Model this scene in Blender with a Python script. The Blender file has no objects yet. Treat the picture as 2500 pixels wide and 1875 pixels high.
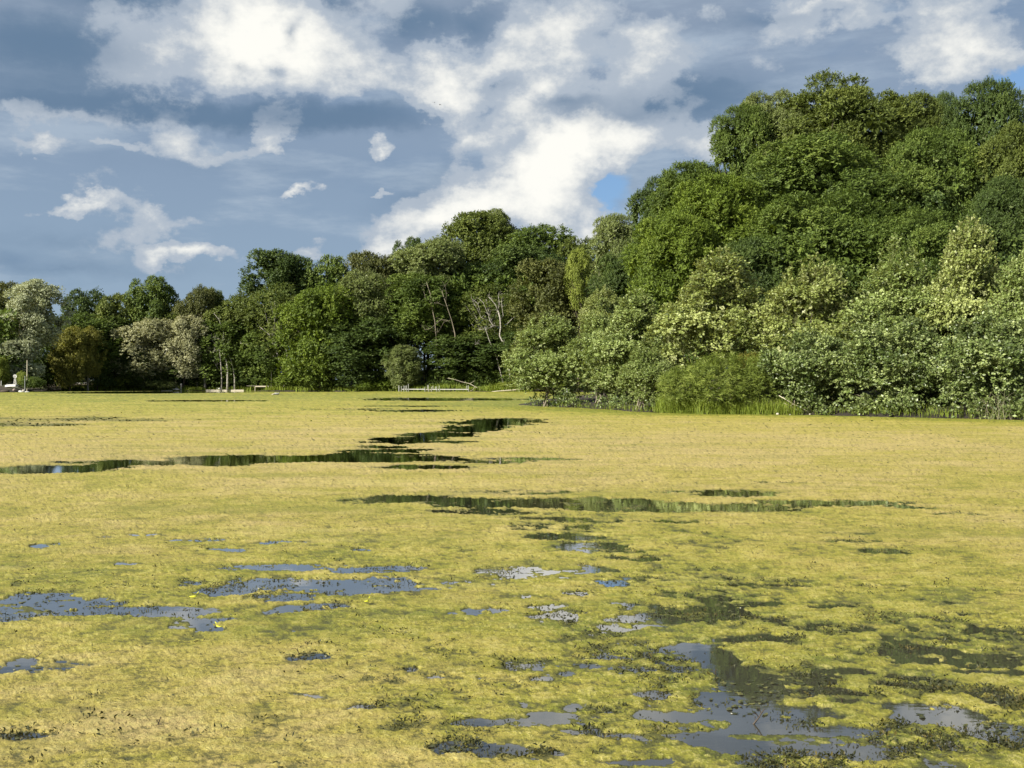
import bpy, math, random
import numpy as np

scene = bpy.context.scene
COL = scene.collection
R = math.radians

# ------------------------------------------------------------------ camera
F_PX, CAM_H = 2600.0, 1.6            # focal length in photo pixels (2500 wide), eye height over the water
cam_data = bpy.data.cameras.new("camera")
cam_data.sensor_width = 36.0
cam_data.lens = F_PX / 2500.0 * 36.0
cam_data.clip_start = 0.1
cam_data.clip_end = 6000.0
cam = bpy.data.objects.new("camera", cam_data)
cam.location = (0, 0, CAM_H)
cam.rotation_euler = (R(90), 0, 0)
COL.objects.link(cam)
scene.camera = cam

# ------------------------------------------------------------------ exposure
EXPOSURE = 1.15
scene.view_settings.view_transform = 'Standard'
scene.view_settings.look = 'None'
scene.view_settings.exposure = EXPOSURE
scene.view_settings.gamma = 1.0
scene.view_settings.use_curve_mapping = False
scene.cycles.max_bounces = 6
scene.cycles.diffuse_bounces = 3
scene.cycles.glossy_bounces = 3
scene.cycles.transmission_bounces = 4
scene.cycles.transparent_max_bounces = 8

# ------------------------------------------------------------------ sun
SUN_DIR = np.array([-0.69, -0.50, 0.53]); SUN_DIR /= np.linalg.norm(SUN_DIR)
sun_el = math.asin(SUN_DIR[2])
sun_rot = math.atan2(SUN_DIR[0], SUN_DIR[1])
sun_data = bpy.data.lights.new("sun", 'SUN')
sun_data.energy = 5.0
sun_data.angle = R(0.5)
sun_data.color = (1.0, 0.94, 0.83)
sun = bpy.data.objects.new("sun", sun_data)
sun.rotation_euler = (R(90) - sun_el, 0, math.atan2(SUN_DIR[1], SUN_DIR[0]) + R(90))
sun.location = tuple(SUN_DIR * 200)
COL.objects.link(sun)

# ------------------------------------------------------------------ node helper
class NT:
    def __init__(s, tree):
        s.t = tree; s.n = tree.nodes; s.l = tree.links
    def node(s, typ, **kw):
        n = s.n.new(typ)
        for k, v in kw.items():
            setattr(n, k, v)
        return n
    def put(s, sock, v):
        if v is None: return
        if hasattr(v, 'is_output'):
            s.l.new(v, sock)
        else:
            if isinstance(v, (tuple, list)) and len(v) == 3 and sock.type == 'RGBA':
                v = (*v, 1.0)
            sock.default_value = v
    def math(s, op, a, b=None, c=None, clamp=False):
        n = s.node('ShaderNodeMath', operation=op, use_clamp=clamp)
        for i, v in enumerate((a, b, c)):
            if v is not None: s.put(n.inputs[i], v)
        return n.outputs[0]
    def vmath(s, op, a, b=None):
        n = s.node('ShaderNodeVectorMath', operation=op)
        s.put(n.inputs[0], a)
        if b is not None: s.put(n.inputs[1], b)
        return n.outputs[0]
    def scale(s, v, k):
        n = s.node('ShaderNodeVectorMath', operation='SCALE')
        s.put(n.inputs[0], v); s.put(n.inputs['Scale'], k)
        return n.outputs[0]
    def mix(s, f, a, b, blend='MIX'):
        n = s.node('ShaderNodeMix', data_type='RGBA', blend_type=blend, clamp_factor=True)
        s.put(n.inputs[0], f); s.put(n.inputs[6], a); s.put(n.inputs[7], b)
        return n.outputs[2]
    def noise(s, vec, scale, detail=4.0, rough=0.5, dist=0.0, out=0):
        n = s.node('ShaderNodeTexNoise')
        s.put(n.inputs['Vector'], vec)
        n.inputs['Scale'].default_value = scale
        n.inputs['Detail'].default_value = detail
        n.inputs['Roughness'].default_value = rough
        n.inputs['Distortion'].default_value = dist
        return n.outputs[out]
    def smooth(s, v, lo, hi, a=0.0, b=1.0):
        n = s.node('ShaderNodeMapRange', interpolation_type='SMOOTHSTEP')
        s.put(n.inputs[0], v)
        for i, x in enumerate((lo, hi, a, b)): n.inputs[i + 1].default_value = x
        return n.outputs[0]
    def ramp(s, f, stops):
        n = s.node('ShaderNodeValToRGB')
        els = n.color_ramp.elements
        while len(els) < len(stops): els.new(0.5)
        for e, (p, c) in zip(els, stops):
            e.position = p; e.color = (*c, 1.0)
        s.put(n.inputs[0], f)
        return n.outputs[0]

def lin(r, g, b):
    f = lambda c: (c / 255 / 12.92) if c / 255 <= 0.04045 else ((c / 255 + 0.055) / 1.055) ** 2.4
    return (f(r), f(g), f(b))

# ------------------------------------------------------------------ world: clear sky plus broken clouds
SKY_STRENGTH = 0.06
world = bpy.data.worlds.new("World")
scene.world = world
world.use_nodes = True
W = NT(world.node_tree)
W.n.clear()
w_out = W.node('ShaderNodeOutputWorld')
bg = W.node('ShaderNodeBackground')
bg.inputs['Strength'].default_value = SKY_STRENGTH
W.l.new(bg.outputs[0], w_out.inputs[0])
sky = W.node('ShaderNodeTexSky', sky_type='NISHITA')
sky.sun_disc = False
sky.sun_elevation = sun_el
sky.sun_rotation = sun_rot
sky.air_density = 1.0; sky.dust_density = 0.6; sky.ozone_density = 1.5

def build_sky():
    K = 1.0 / (SKY_STRENGTH * 2 ** EXPOSURE)
    def cl(r, g, b):
        c = lin(r, g, b)
        return tuple(x * K for x in c)
    tc = W.node('ShaderNodeTexCoord').outputs['Generated']
    sep = W.node('ShaderNodeSeparateXYZ'); W.l.new(tc, sep.inputs[0])
    u = W.math('ARCTAN2', sep.outputs[0], sep.outputs[1])
    v = W.math('ARCSINE', sep.outputs[2])
    cmb = W.node('ShaderNodeCombineXYZ'); W.l.new(u, cmb.inputs[0]); W.l.new(v, cmb.inputs[1])
    stretch = W.vmath('MULTIPLY', tc, (1.0, 1.0, 1.45))
    w1 = W.scale(W.vmath('SUBTRACT', W.noise(stretch, 6.0, 3.0, 0.5, out=1), (0.5, 0.5, 0.5)), 0.09)
    w2 = W.scale(W.vmath('SUBTRACT', W.noise(stretch, 24.0, 6.0, 0.6, out=1), (0.5, 0.5, 0.5)), 0.05)
    p = W.vmath('ADD', W.vmath('ADD', cmb.outputs[0], w1), w2)
    pd = W.vmath('ADD', W.vmath('ADD', cmb.outputs[0], W.vmath('MULTIPLY', w1, (0.7, 0.22, 0.0))), W.scale(w2, 0.6))
    def blob(px, py, rx, ry, rot=0.0, vec=None):
        a = math.atan((px - 1250) / F_PX)
        e = math.atan((938 - py) / F_PX * math.cos(a))
        m = W.node('ShaderNodeMapping', vector_type='TEXTURE')
        W.l.new(vec or p, m.inputs['Vector'])
        m.inputs['Location'].default_value = (a, e, 0)
        m.inputs['Rotation'].default_value = (0, 0, R(rot))
        m.inputs['Scale'].default_value = (1.35 * rx / F_PX, 1.35 * ry / F_PX, 1.0)
        g = W.node('ShaderNodeTexGradient', gradient_type='SPHERICAL')
        W.l.new(m.outputs[0], g.inputs[0])
        return g.outputs['Fac']
    def field(items, start, vec=None):
        acc = start
        for it in items:
            wgt = it[0]
            acc = W.math('MULTIPLY_ADD', blob(*it[1:], vec=vec), wgt, acc)
        return acc
    fbm = W.noise(stretch, 9.0, 9.0, 0.62)
    fine = W.noise(stretch, 26.0, 7.0, 0.62)
    low = W.noise(stretch, 2.6, 3.0, 0.5)
    f0 = W.math('SUBTRACT', fbm, 0.5)
    n0 = W.math('SUBTRACT', fine, 0.5)
    l0 = W.math('SUBTRACT', low, 0.52)
    # bright clouds: weight, x, y, radius x, radius y, tilt (photo pixels turned into directions)
    white = [
        (1.0, 640, 110, 290, 160), (0.85, 640, 60, 150, 150), (0.6, 850, 160, 220, 80), (0.45, 380, 150, 230, 100),
        (1.0, 1180, 170, 200, 85, 10), (0.8, 1090, 215, 90, 60), (0.8, 1340, 60, 170, 110, 30), (0.45, 1010, 30, 130, 50),
        (0.9, 1330, 240, 120, 50, 15), (0.6, 1560, 70, 180, 70), (0.55, 1560, 170, 160, 60),
        (1.3, 1290, 405, 340, 110, 24), (1.0, 1440, 345, 190, 70, 18), (1.0, 1180, 520, 260, 70, 8), (0.7, 1050, 520, 120, 70, 25),
        (1.0, 1440, 560, 110, 50), (0.7, 1160, 310, 130, 36, 20),
        (0.75, 1680, 345, 150, 60), (0.5, 1850, 120, 260, 90), (1.2, 2370, 130, 210, 65), (0.8, 2200, 40, 260, 50), (0.8, 2000, 5, 140, 30),
        (0.8, 60, 352, 85, 24), (0.65, 300, 366, 60, 15), (0.50, 120, 292, 330, 30), (0.55, 650, 318, 110, 22, 22), (0.4, 480, 350, 200, 26, 8),
        (1.2, 920, 360, 44, 26, 28), (0.9, 722, 453, 45, 14, 12), (0.9, 912, 453, 38, 12, 8), (0.55, 175, 512, 110, 14, 5),
        (1.1, 500, 622, 130, 26, 4), (0.35, 470, 545, 190, 36, 20), (0.65, 760, 600, 85, 22, 22), (0.6, 930, 605, 80, 20, 12),
        (0.3, 330, 520, 150, 22),
    ]
    dark = [
        (1.2, 100, 110, 300, 80), (0.9, 330, 8, 220, 30), (0.8, 330, 258, 620, 46), (0.7, 500, 286, 480, 28), (0.7, 880, 272, 240, 30),
        (0.8, 1130, 60, 120, 60), (0.7, 1000, 70, 60, 60), (0.8, 1560, 275, 340, 50, 2), (0.6, 1750, 210, 260, 60), (0.6, 1900, 45, 220, 30),
        (0.5, 150, 650, 420, 30), (0.25, 560, 400, 500, 40), (0.5, 1030, 470, 160, 70, 20), (0.7, 1230, 212, 90, 36, 8),
        (0.4, 150, 590, 360, 36), (0.7, 1400, 255, 90, 20),
        (0.8, 720, 80, 40, 26, 40), (0.7, 600, 168, 40, 18), (0.7, 690, 180, 26, 20), (0.8, 850, 15, 60, 26),
    ]
    blue = [(1.6, 1490, 480, 90, 70, -20), (1.5, 2465, 205, 80, 55), (0.6, 1250, 205, 100, 40), (0.5, 1480, 600, 100, 50), (0.2, 760, 660, 500, 40)]
    Wf = field(white, W.math('MULTIPLY_ADD', f0, 1.5, W.math('MULTIPLY', l0, 0.8)))
    Df = field(dark, W.math('MULTIPLY', f0, 0.55), pd)
    Bf = field(blue, W.math('MULTIPLY', f0, 0.7))
    base = W.ramp(W.math('MULTIPLY', v, 2.2), [(0.0, lin(162, 183, 201)), (0.18, lin(145, 168, 192)), (0.42, lin(137, 158, 183)), (0.8, lin(144, 159, 179))])
    base = W.scale(base, K)
    streak = W.noise(W.vmath('MULTIPLY', tc, (1.0, 1.0, 4.5)), 5.0, 8.0, 0.62)
    streak2 = W.noise(W.vmath('MULTIPLY', tc, (1.3, 1.0, 3.4)), 3.1, 6.0, 0.6)
    base = W.mix(W.smooth(streak2, 0.52, 0.72, 0.0, 0.6), base, cl(112, 140, 173))
    base = W.mix(W.smooth(streak, 0.47, 0.68, 0.0, 0.75), base, cl(176, 191, 207))
    base = W.mix(0.06, base, sky.outputs[0])
    c = W.mix(W.smooth(Bf, 0.25, 1.0), base, W.mix(0.55, sky.outputs[0], cl(106, 156, 212)))
    c = W.mix(W.smooth(Df, 0.0, 1.1, 0.0, 0.95), c, cl(102, 128, 156))
    # cloud body with crisp billowing edges, then sunlit tops
    edge = W.math('MULTIPLY_ADD', n0, 1.1, Wf)
    c = W.mix(W.smooth(edge, 0.24, 0.50, 0.0, 0.93), c, cl(180, 191, 204))
    core = W.math('MULTIPLY_ADD', n0, 2.1, Wf)
    core = W.math('SUBTRACT', core, W.math('MULTIPLY', Df, 0.5))
    c = W.mix(W.smooth(core, 0.42, 1.05, 0.0, 0.72), c, cl(236, 237, 234))
    c = W.mix(W.smooth(core, 0.80, 1.60), c, cl(255, 254, 247))
    c = W.mix(W.math('MULTIPLY', W.smooth(Df, 0.25, 1.25), 0.78), c, cl(105, 131, 159))
    W.l.new(c, bg.inputs['Color'])
build_sky()
world.cycles.sampling_method = 'MANUAL'
world.cycles.sample_map_resolution = 512

# ------------------------------------------------------------------ numeric helpers
def vnoise(x, y, seed):
    xi = np.floor(x); yi = np.floor(y)
    fx = x - xi; fy = y - yi
    xi = xi.astype(np.int64); yi = yi.astype(np.int64)
    fx = fx * fx * fx * (fx * (fx * 6 - 15) + 10); fy = fy * fy * fy * (fy * (fy * 6 - 15) + 10)
    def h(a, b):
        n = (a * 374761393 + b * 668265263 + seed * 982451653) & 0x7fffffff
        n = ((n ^ (n >> 13)) * 1274126177) & 0x7fffffff
        n = ((n ^ (n >> 15)) * 374761393) & 0x7fffffff
        return ((n ^ (n >> 16)) & 0xffffff) / float(0xffffff)
    a = h(xi, yi); b = h(xi + 1, yi); c = h(xi, yi + 1); d = h(xi + 1, yi + 1)
    return (a * (1 - fx) + b * fx) * (1 - fy) + (c * (1 - fx) + d * fx) * fy

def fbm2(x, y, seed, octs=4, rough=0.5):
    """Zero-mean fractal noise, about -1..1."""
    tot = np.zeros_like(x); amp = 1.0; s = 0.0
    for i in range(octs):
        ca, sa = math.cos(0.6 * i + .3), math.sin(0.6 * i + .3)
        tot += amp * (vnoise((x * ca - y * sa) * 2 ** i + 17.3 * i, (x * sa + y * ca) * 2 ** i - 9.1 * i, seed + i) * 2 - 1)
        s += amp; amp *= rough
    return tot / s * 1.6

def sstep(a, b, x):
    t = np.clip((x - a) / (b - a), 0, 1)
    return t * t * (3 - 2 * t)

def at(px, d, y=None):
    """World X of photo column px at distance d; with y also the height."""
    X = (px - 1250.0) / F_PX * d
    if y is None: return X
    return X, CAM_H + (938.0 - y) / F_PX * d

# ------------------------------------------------------------------ land
SHORE = [(-1200, 190), (-300, 203), (0, 204), (58, 207), (72, 215), (85, 236), (180, 244), (300, 250), (600, 248), (900, 234), (1100, 228),
         (1300, 224), (1480, 205), (1560, 170), (1480, 130), (1360, 104), (1285, 92), (1262, 82), (1300, 76.5), (1400, 71), (1480, 66),
         (1560, 60.5), (1640, 57.5), (1700, 56.5), (1850, 55.5), (2000, 54.5), (2200, 51), (2500, 47), (2800, 43), (3500, 36), (5000, 28)]
POLY = np.array([(at(p, d), d) for p, d in SHORE] + [(900, 20), (900, 1700), (-900, 1700), (-900, 190)], float)

def land_sd(X, Y):
    """Signed distance to the shore, positive on land."""
    X = np.asarray(X, float); Y = np.asarray(Y, float)
    best = np.full(X.shape, 1e9); inside = np.zeros(X.shape, bool)
    n = len(POLY)
    for i in range(n):
        x1, y1 = POLY[i]; x2, y2 = POLY[(i + 1) % n]
        dx, dy = x2 - x1, y2 - y1
        t = np.clip(((X - x1) * dx + (Y - y1) * dy) / (dx * dx + dy * dy), 0, 1)
        best = np.minimum(best, (X - x1 - t * dx) ** 2 + (Y - y1 - t * dy) ** 2)
        if dy != 0:
            c = ((y1 > Y) != (y2 > Y)) & (X < dx * (Y - y1) / dy + x1)
            inside ^= c
    sd = np.sqrt(best)
    sd = np.where(inside, sd, -sd)
    wob = fbm2(X * 0.35, Y * 0.35, 5, 3) * 0.5
    return sd + wob * np.clip(1.5 - np.abs(sd) * 0.2, 0, 1)

def ground_h(X, Y, sd=None):
    X = np.asarray(X, float); Y = np.asarray(Y, float)
    if sd is None: sd = land_sd(X, Y)
    hill = 2.0 + 5.5 * np.exp(-((X - 28) / 26) ** 2 - ((Y - 105) / 40) ** 2) + 8 * np.exp(-((X - 6) / 26) ** 2 - ((Y - 275) / 30) ** 2)
    up = 0.22 * (1 - np.exp(-np.maximum(sd, 0) / 0.5)) + hill * sstep(2, 40, sd) + np.clip(sd, 0, 8) * 0.05
    up = up + fbm2(X * 0.15, Y * 0.15, 31, 3) * 0.25 * sstep(1, 6, sd)
    up = up + (0.95 * np.exp(-((X + 99) / 8) ** 2 - ((Y - 211) / 5) ** 2) + 0.9 * np.exp(-((X + 100) / 12) ** 2 - ((Y - 259) / 9) ** 2)) * sstep(0, 2.5, sd)
    bed = np.maximum(-0.9, sd * 0.35 - 0.06)
    return np.where(sd > 0, up, bed)

def gz(x, y):
    return float(ground_h(np.array([x]), np.array([y]))[0])

# ------------------------------------------------------------------ mesh helpers
def raw_mesh(name, V, Fq, mat=None, smooth=False, attrs=None):
    """V: n x 3, Fq: m x k faces."""
    V = np.asarray(V, np.float32); Fq = np.asarray(Fq, np.int32)
    me = bpy.data.meshes.new(name)
    me.vertices.add(len(V)); me.vertices.foreach_set('co', V.ravel())
    k = Fq.shape[1]
    me.loops.add(Fq.size); me.loops.foreach_set('vertex_index', Fq.ravel())
    me.polygons.add(len(Fq)); me.polygons.foreach_set('loop_start', np.arange(0, Fq.size, k, dtype=np.int32))
    me.polygons.foreach_set('use_smooth', np.full(len(Fq), smooth, dtype=bool))
    me.update(calc_edges=True)
    if attrs:
        for an, (dom, vals) in attrs.items():
            a = me.attributes.new(an, 'FLOAT', dom)
            a.data.foreach_set('value', np.asarray(vals, np.float32))
    if mat: me.materials.append(mat)
    return me

def link(name, me, parent=None, loc=(0, 0, 0), rot=(0, 0, 0)):
    o = bpy.data.objects.new(name, me)
    o.location = loc; o.rotation_euler = rot
    if parent: o.parent = parent
    COL.objects.link(o)
    return o

def thing(name, label, cat, loc=(0, 0, 0), rz=0.0, group=None):
    o = bpy.data.objects.new(name, None)
    o.empty_display_size = 0.3
    o.location = loc; o.rotation_euler = (0, 0, rz)
    o['label'] = label; o['category'] = cat
    if group: o['group'] = group
    COL.objects.link(o)
    return o

def tag(o, label, cat, group=None):
    o['label'] = label; o['category'] = cat
    if group: o['group'] = group
    return o

class MB:
    """Collects boxes and tubes into one mesh (triangles and quads kept as quads)."""
    def __init__(s): s.V = []; s.F = []; s.n = 0
    def add(s, V, F):
        V = np.asarray(V, float); F = np.asarray(F, int)
        if F.shape[1] == 3: F = np.hstack([F, F[:, 2:3]])
        s.V.append(V); s.F.append(F + s.n); s.n += len(V)
        return s
    def box(s, c, size, rz=0.0, rx=0.0, ry=0.0):
        sx, sy, sz = (q / 2 for q in size)
        v = np.array([(x, y, z) for x in (-sx, sx) for y in (-sy, sy) for z in (-sz, sz)])
        if ry: v = v @ np.array([[math.cos(ry), 0, -math.sin(ry)], [0, 1, 0], [math.sin(ry), 0, math.cos(ry)]])
        if rx: v = v @ np.array([[1, 0, 0], [0, math.cos(rx), math.sin(rx)], [0, -math.sin(rx), math.cos(rx)]])
        if rz: v = v @ np.array([[math.cos(rz), math.sin(rz), 0], [-math.sin(rz), math.cos(rz), 0], [0, 0, 1]])
        f = [(0, 1, 3, 2), (4, 6, 7, 5), (0, 4, 5, 1), (2, 3, 7, 6), (0, 2, 6, 4), (1, 5, 7, 3)]
        return s.add(v + np.array(c), f)
    def tube(s, pts, rad, sides=6):
        pts = np.asarray(pts, float); n = len(pts)
        rad = np.broadcast_to(np.asarray(rad, float), (n,))
        tan = np.gradient(pts, axis=0) if n > 2 else np.repeat((pts[1:] - pts[:1]), n, axis=0)
        tan /= np.linalg.norm(tan, axis=1, keepdims=True) + 1e-9
        ref = np.where(np.abs(tan[:, 2:3]) > 0.9, np.array([[1.0, 0, 0]]), np.array([[0, 0, 1.0]]))
        a = np.cross(tan, ref); a /= np.linalg.norm(a, axis=1, keepdims=True) + 1e-9
        b = np.cross(tan, a)
        th = np.arange(sides) / sides * 2 * math.pi
        ring = a[:, None, :] * np.cos(th)[None, :, None] + b[:, None, :] * np.sin(th)[None, :, None]
        V = (pts[:, None, :] + ring * rad[:, None, None]).reshape(-1, 3)
        F = []
        for i in range(n - 1):
            for j in range(sides):
                k = (j + 1) % sides
                F.append((i * sides + j, i * sides + k, (i + 1) * sides + k, (i + 1) * sides + j))
        V = np.vstack([V, pts[0], pts[-1]])
        for j in range(sides):
            k = (j + 1) % sides
            F.append((n * sides, k, j, j)); F.append((n * sides + 1, (n - 1) * sides + j, (n - 1) * sides + k, (n - 1) * sides + k))
        return s.add(V, F)
    def mesh(s, name, mat, smooth=False):
        V = np.vstack(s.V); F = np.vstack(s.F)
        me = bpy.data.meshes.new(name)
        faces = []
        for f in F.tolist():
            g = []
            for q in f:
                if q not in g: g.append(q)
            faces.append(g)
        me.from_pydata(V.tolist(), [], faces)
        if smooth: me.polygons.foreach_set('use_smooth', np.ones(len(me.polygons), bool))
        me.materials.append(mat)
        me.update()
        return me
    def build(s, name, mat, parent=None, smooth=False):
        return link(name, s.mesh(name, mat, smooth), parent)

# ------------------------------------------------------------------ materials
def new_mat(name):
    m = bpy.data.materials.new(name); m.use_nodes = True
    t = NT(m.node_tree); t.n.clear()
    out = t.node('ShaderNodeOutputMaterial')
    return m, t, out

def plain(name, col, rough=0.6, var=0.25, scale=6.0, bump=0.0, spec=0.4):
    m, t, out = new_mat(name)
    co = t.node('ShaderNodeTexCoord').outputs['Object']
    n = t.noise(co, scale, 6.0, 0.6)
    c = t.mix(n, tuple(x * (1 - var) for x in col), tuple(min(1, x * (1 + var)) for x in col))
    p = t.node('ShaderNodeBsdfPrincipled')
    t.put(p.inputs['Base Color'], c); p.inputs['Roughness'].default_value = rough
    p.inputs['Specular IOR Level'].default_value = spec
    if bump:
        b = t.node('ShaderNodeBump'); b.inputs['Strength'].default_value = bump; b.inputs['Distance'].default_value = 0.03
        t.put(b.inputs['Height'], n); t.put(p.inputs['Normal'], b.outputs[0])
    t.l.new(p.outputs[0], out.inputs[0])
    return m

LEAF_K = 0.74
def leaf_mat(name, dark, mid, light, under=None, rough=0.55, spec=0.22, trans=0.20, clump=0.35):
    dark, mid, light = (tuple(x * LEAF_K for x in q) for q in (dark, mid, light))
    if under: under = tuple(x * LEAF_K for x in under)
    m, t, out = new_mat(name)
    a = t.node('ShaderNodeAttribute', attribute_name='tint').outputs['Fac']
    geo = t.node('ShaderNodeNewGeometry')
    big = t.noise(geo.outputs['Position'], clump, 3.0, 0.5)
    f = t.math('ADD', t.math('MULTIPLY', a, 0.7), t.math('MULTIPLY', t.math('SUBTRACT', big, 0.3), 0.75), clamp=True)
    c = t.ramp(f, [(0.1, dark), (0.5, mid), (0.95, light)])
    if under is None: under = tuple(min(1, x * 1.25 + 0.01) for x in mid)
    c2 = t.mix(geo.outputs['Backfacing'], c, under)
    p = t.node('ShaderNodeBsdfPrincipled')
    t.put(p.inputs['Base Color'], c2); p.inputs['Roughness'].default_value = rough
    p.inputs['Specular IOR Level'].default_value = spec
    tr = t.node('ShaderNodeBsdfTranslucent')
    t.put(tr.inputs['Color'], t.mix(1.0, c2, (1.25, 1.2, 0.45), 'MULTIPLY'))
    mx = t.node('ShaderNodeMixShader'); mx.inputs[0].default_value = trans
    t.l.new(p.outputs[0], mx.inputs[1]); t.l.new(tr.outputs[0], mx.inputs[2])
    t.l.new(mx.outputs[0], out.inputs[0])
    return m

LM = {
    'green':  leaf_mat('leaf_green', (0.036, 0.060, 0.010), (0.104, 0.156, 0.025), (0.215, 0.275, 0.050)),
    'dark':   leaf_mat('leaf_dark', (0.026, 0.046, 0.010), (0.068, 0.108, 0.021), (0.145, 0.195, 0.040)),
    'bright': leaf_mat('leaf_bright', (0.060, 0.095, 0.010), (0.135, 0.195, 0.020), (0.230, 0.290, 0.040)),
    'olive':  leaf_mat('leaf_olive', (0.046, 0.064, 0.012), (0.116, 0.152, 0.027), (0.225, 0.260, 0.050)),
    'brown':  leaf_mat('leaf_brown_green', (0.048, 0.058, 0.015), (0.102, 0.116, 0.028), (0.175, 0.185, 0.046)),
    'pale':   leaf_mat('leaf_pale', (0.070, 0.098, 0.024), (0.170, 0.215, 0.058), (0.310, 0.360, 0.125), under=(0.32, 0.36, 0.18)),
    'silver': leaf_mat('leaf_silver', (0.120, 0.140, 0.075), (0.38, 0.42, 0.25), (0.68, 0.72, 0.50), under=(0.55, 0.58, 0.42), trans=0.18),
    'willow': leaf_mat('leaf_silver_willow', (0.130, 0.138, 0.065), (0.34, 0.345, 0.18), (0.58, 0.57, 0.34), under=(0.58, 0.58, 0.42), trans=0.2),
    'yellow': leaf_mat('leaf_yellowing', (0.080, 0.085, 0.016), (0.225, 0.225, 0.040), (0.370, 0.345, 0.070)),
    'lime':   leaf_mat('leaf_lime', (0.09, 0.125, 0.014), (0.24, 0.29, 0.045), (0.38, 0.43, 0.09)),
    'alder':  leaf_mat('leaf_alder', (0.058, 0.090, 0.018), (0.215, 0.285, 0.068), (0.510, 0.590, 0.235), under=(0.32, 0.37, 0.15), rough=0.45, spec=0.32, trans=0.25, clump=0.5),
    'alder_low': leaf_mat('leaf_alder_low', (0.036, 0.060, 0.013), (0.135, 0.190, 0.046), (0.500, 0.580, 0.220), under=(0.22, 0.27, 0.11), rough=0.42, spec=0.4, trans=0.2, clump=0.5),  # darker alder copy: shade with scattered lit leaves put into the colour
    'alder2': leaf_mat('leaf_alder_yellowish', (0.068, 0.094, 0.020), (0.250, 0.305, 0.072), (0.550, 0.605, 0.225), under=(0.36, 0.39, 0.17), rough=0.45, spec=0.32, trans=0.25, clump=0.5),
    'sallow': leaf_mat('leaf_narrow_willow', (0.050, 0.072, 0.012), (0.165, 0.220, 0.034), (0.350, 0.400, 0.085), trans=0.25, clump=1.3),
    'grass':  leaf_mat('grass_blade', (0.085, 0.120, 0.012), (0.185, 0.245, 0.024), (0.300, 0.330, 0.055), trans=0.3, clump=0.3),
    'rust':   leaf_mat('leaf_rust', (0.11, 0.105, 0.018), (0.24, 0.235, 0.04), (0.36, 0.34, 0.07)),
}
M_BARK = plain('bark_brown', (0.055, 0.042, 0.030), 0.9, 0.4, 5.0, 0.5)
M_GREYBARK = plain('bark_grey', (0.23, 0.205, 0.165), 0.85, 0.35, 3.0, 0.4)
M_TWIG = plain('twig_grey', (0.17, 0.145, 0.105), 0.8, 0.3, 6.0)
M_DRYWOOD = plain('bleached_wood', (0.46, 0.41, 0.31), 0.8, 0.3, 3.0)

def birch_bark():
    m, t, out = new_mat('birch_bark')
    co = t.node('ShaderNodeNewGeometry').outputs['Position']
    n = t.noise(t.vmath('MULTIPLY', co, (1.5, 1.5, 5.0)), 1.0, 5.0, 0.65)
    c = t.ramp(n, [(0.33, (0.05, 0.04, 0.03)), (0.44, (0.22, 0.20, 0.17)), (0.62, (0.38, 0.355, 0.31))])
    p = t.node('ShaderNodeBsdfPrincipled'); t.put(p.inputs['Base Color'], c); p.inputs['Roughness'].default_value = 0.7
    t.l.new(p.outputs[0], out.inputs[0])
    return m
M_BIRCH = birch_bark()
M_WHITE = plain('white_paint', (0.44, 0.43, 0.40), 0.5, 0.25, 3.0)
M_ALU = plain('pale_dock_metal', (0.36, 0.36, 0.34), 0.45, 0.15, 3.0)
M_GREYWOOD = plain('weathered_grey_wood', (0.33, 0.30, 0.25), 0.8, 0.25, 3.0)
M_GREYPAINT = plain('grey_paint', (0.22, 0.23, 0.23), 0.6, 0.15, 3.0)
M_BLACK = plain('black_paint', (0.02, 0.02, 0.02), 0.6, 0.2, 3.0)
M_STONE = plain('pale_stone', (0.36, 0.33, 0.27), 0.9, 0.35, 4.0, 0.5)
M_REDSTONE = plain('reddish_stone', (0.26, 0.20, 0.17), 0.9, 0.35, 4.0, 0.5)

# ------------------------------------------------------------------ ground (land and pond bed in one sheet)
def axis(spec):
    out = []
    for a, b, st in spec:
        out += list(np.arange(a, b, st))
    return np.array(out + [spec[-1][1]])

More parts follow.
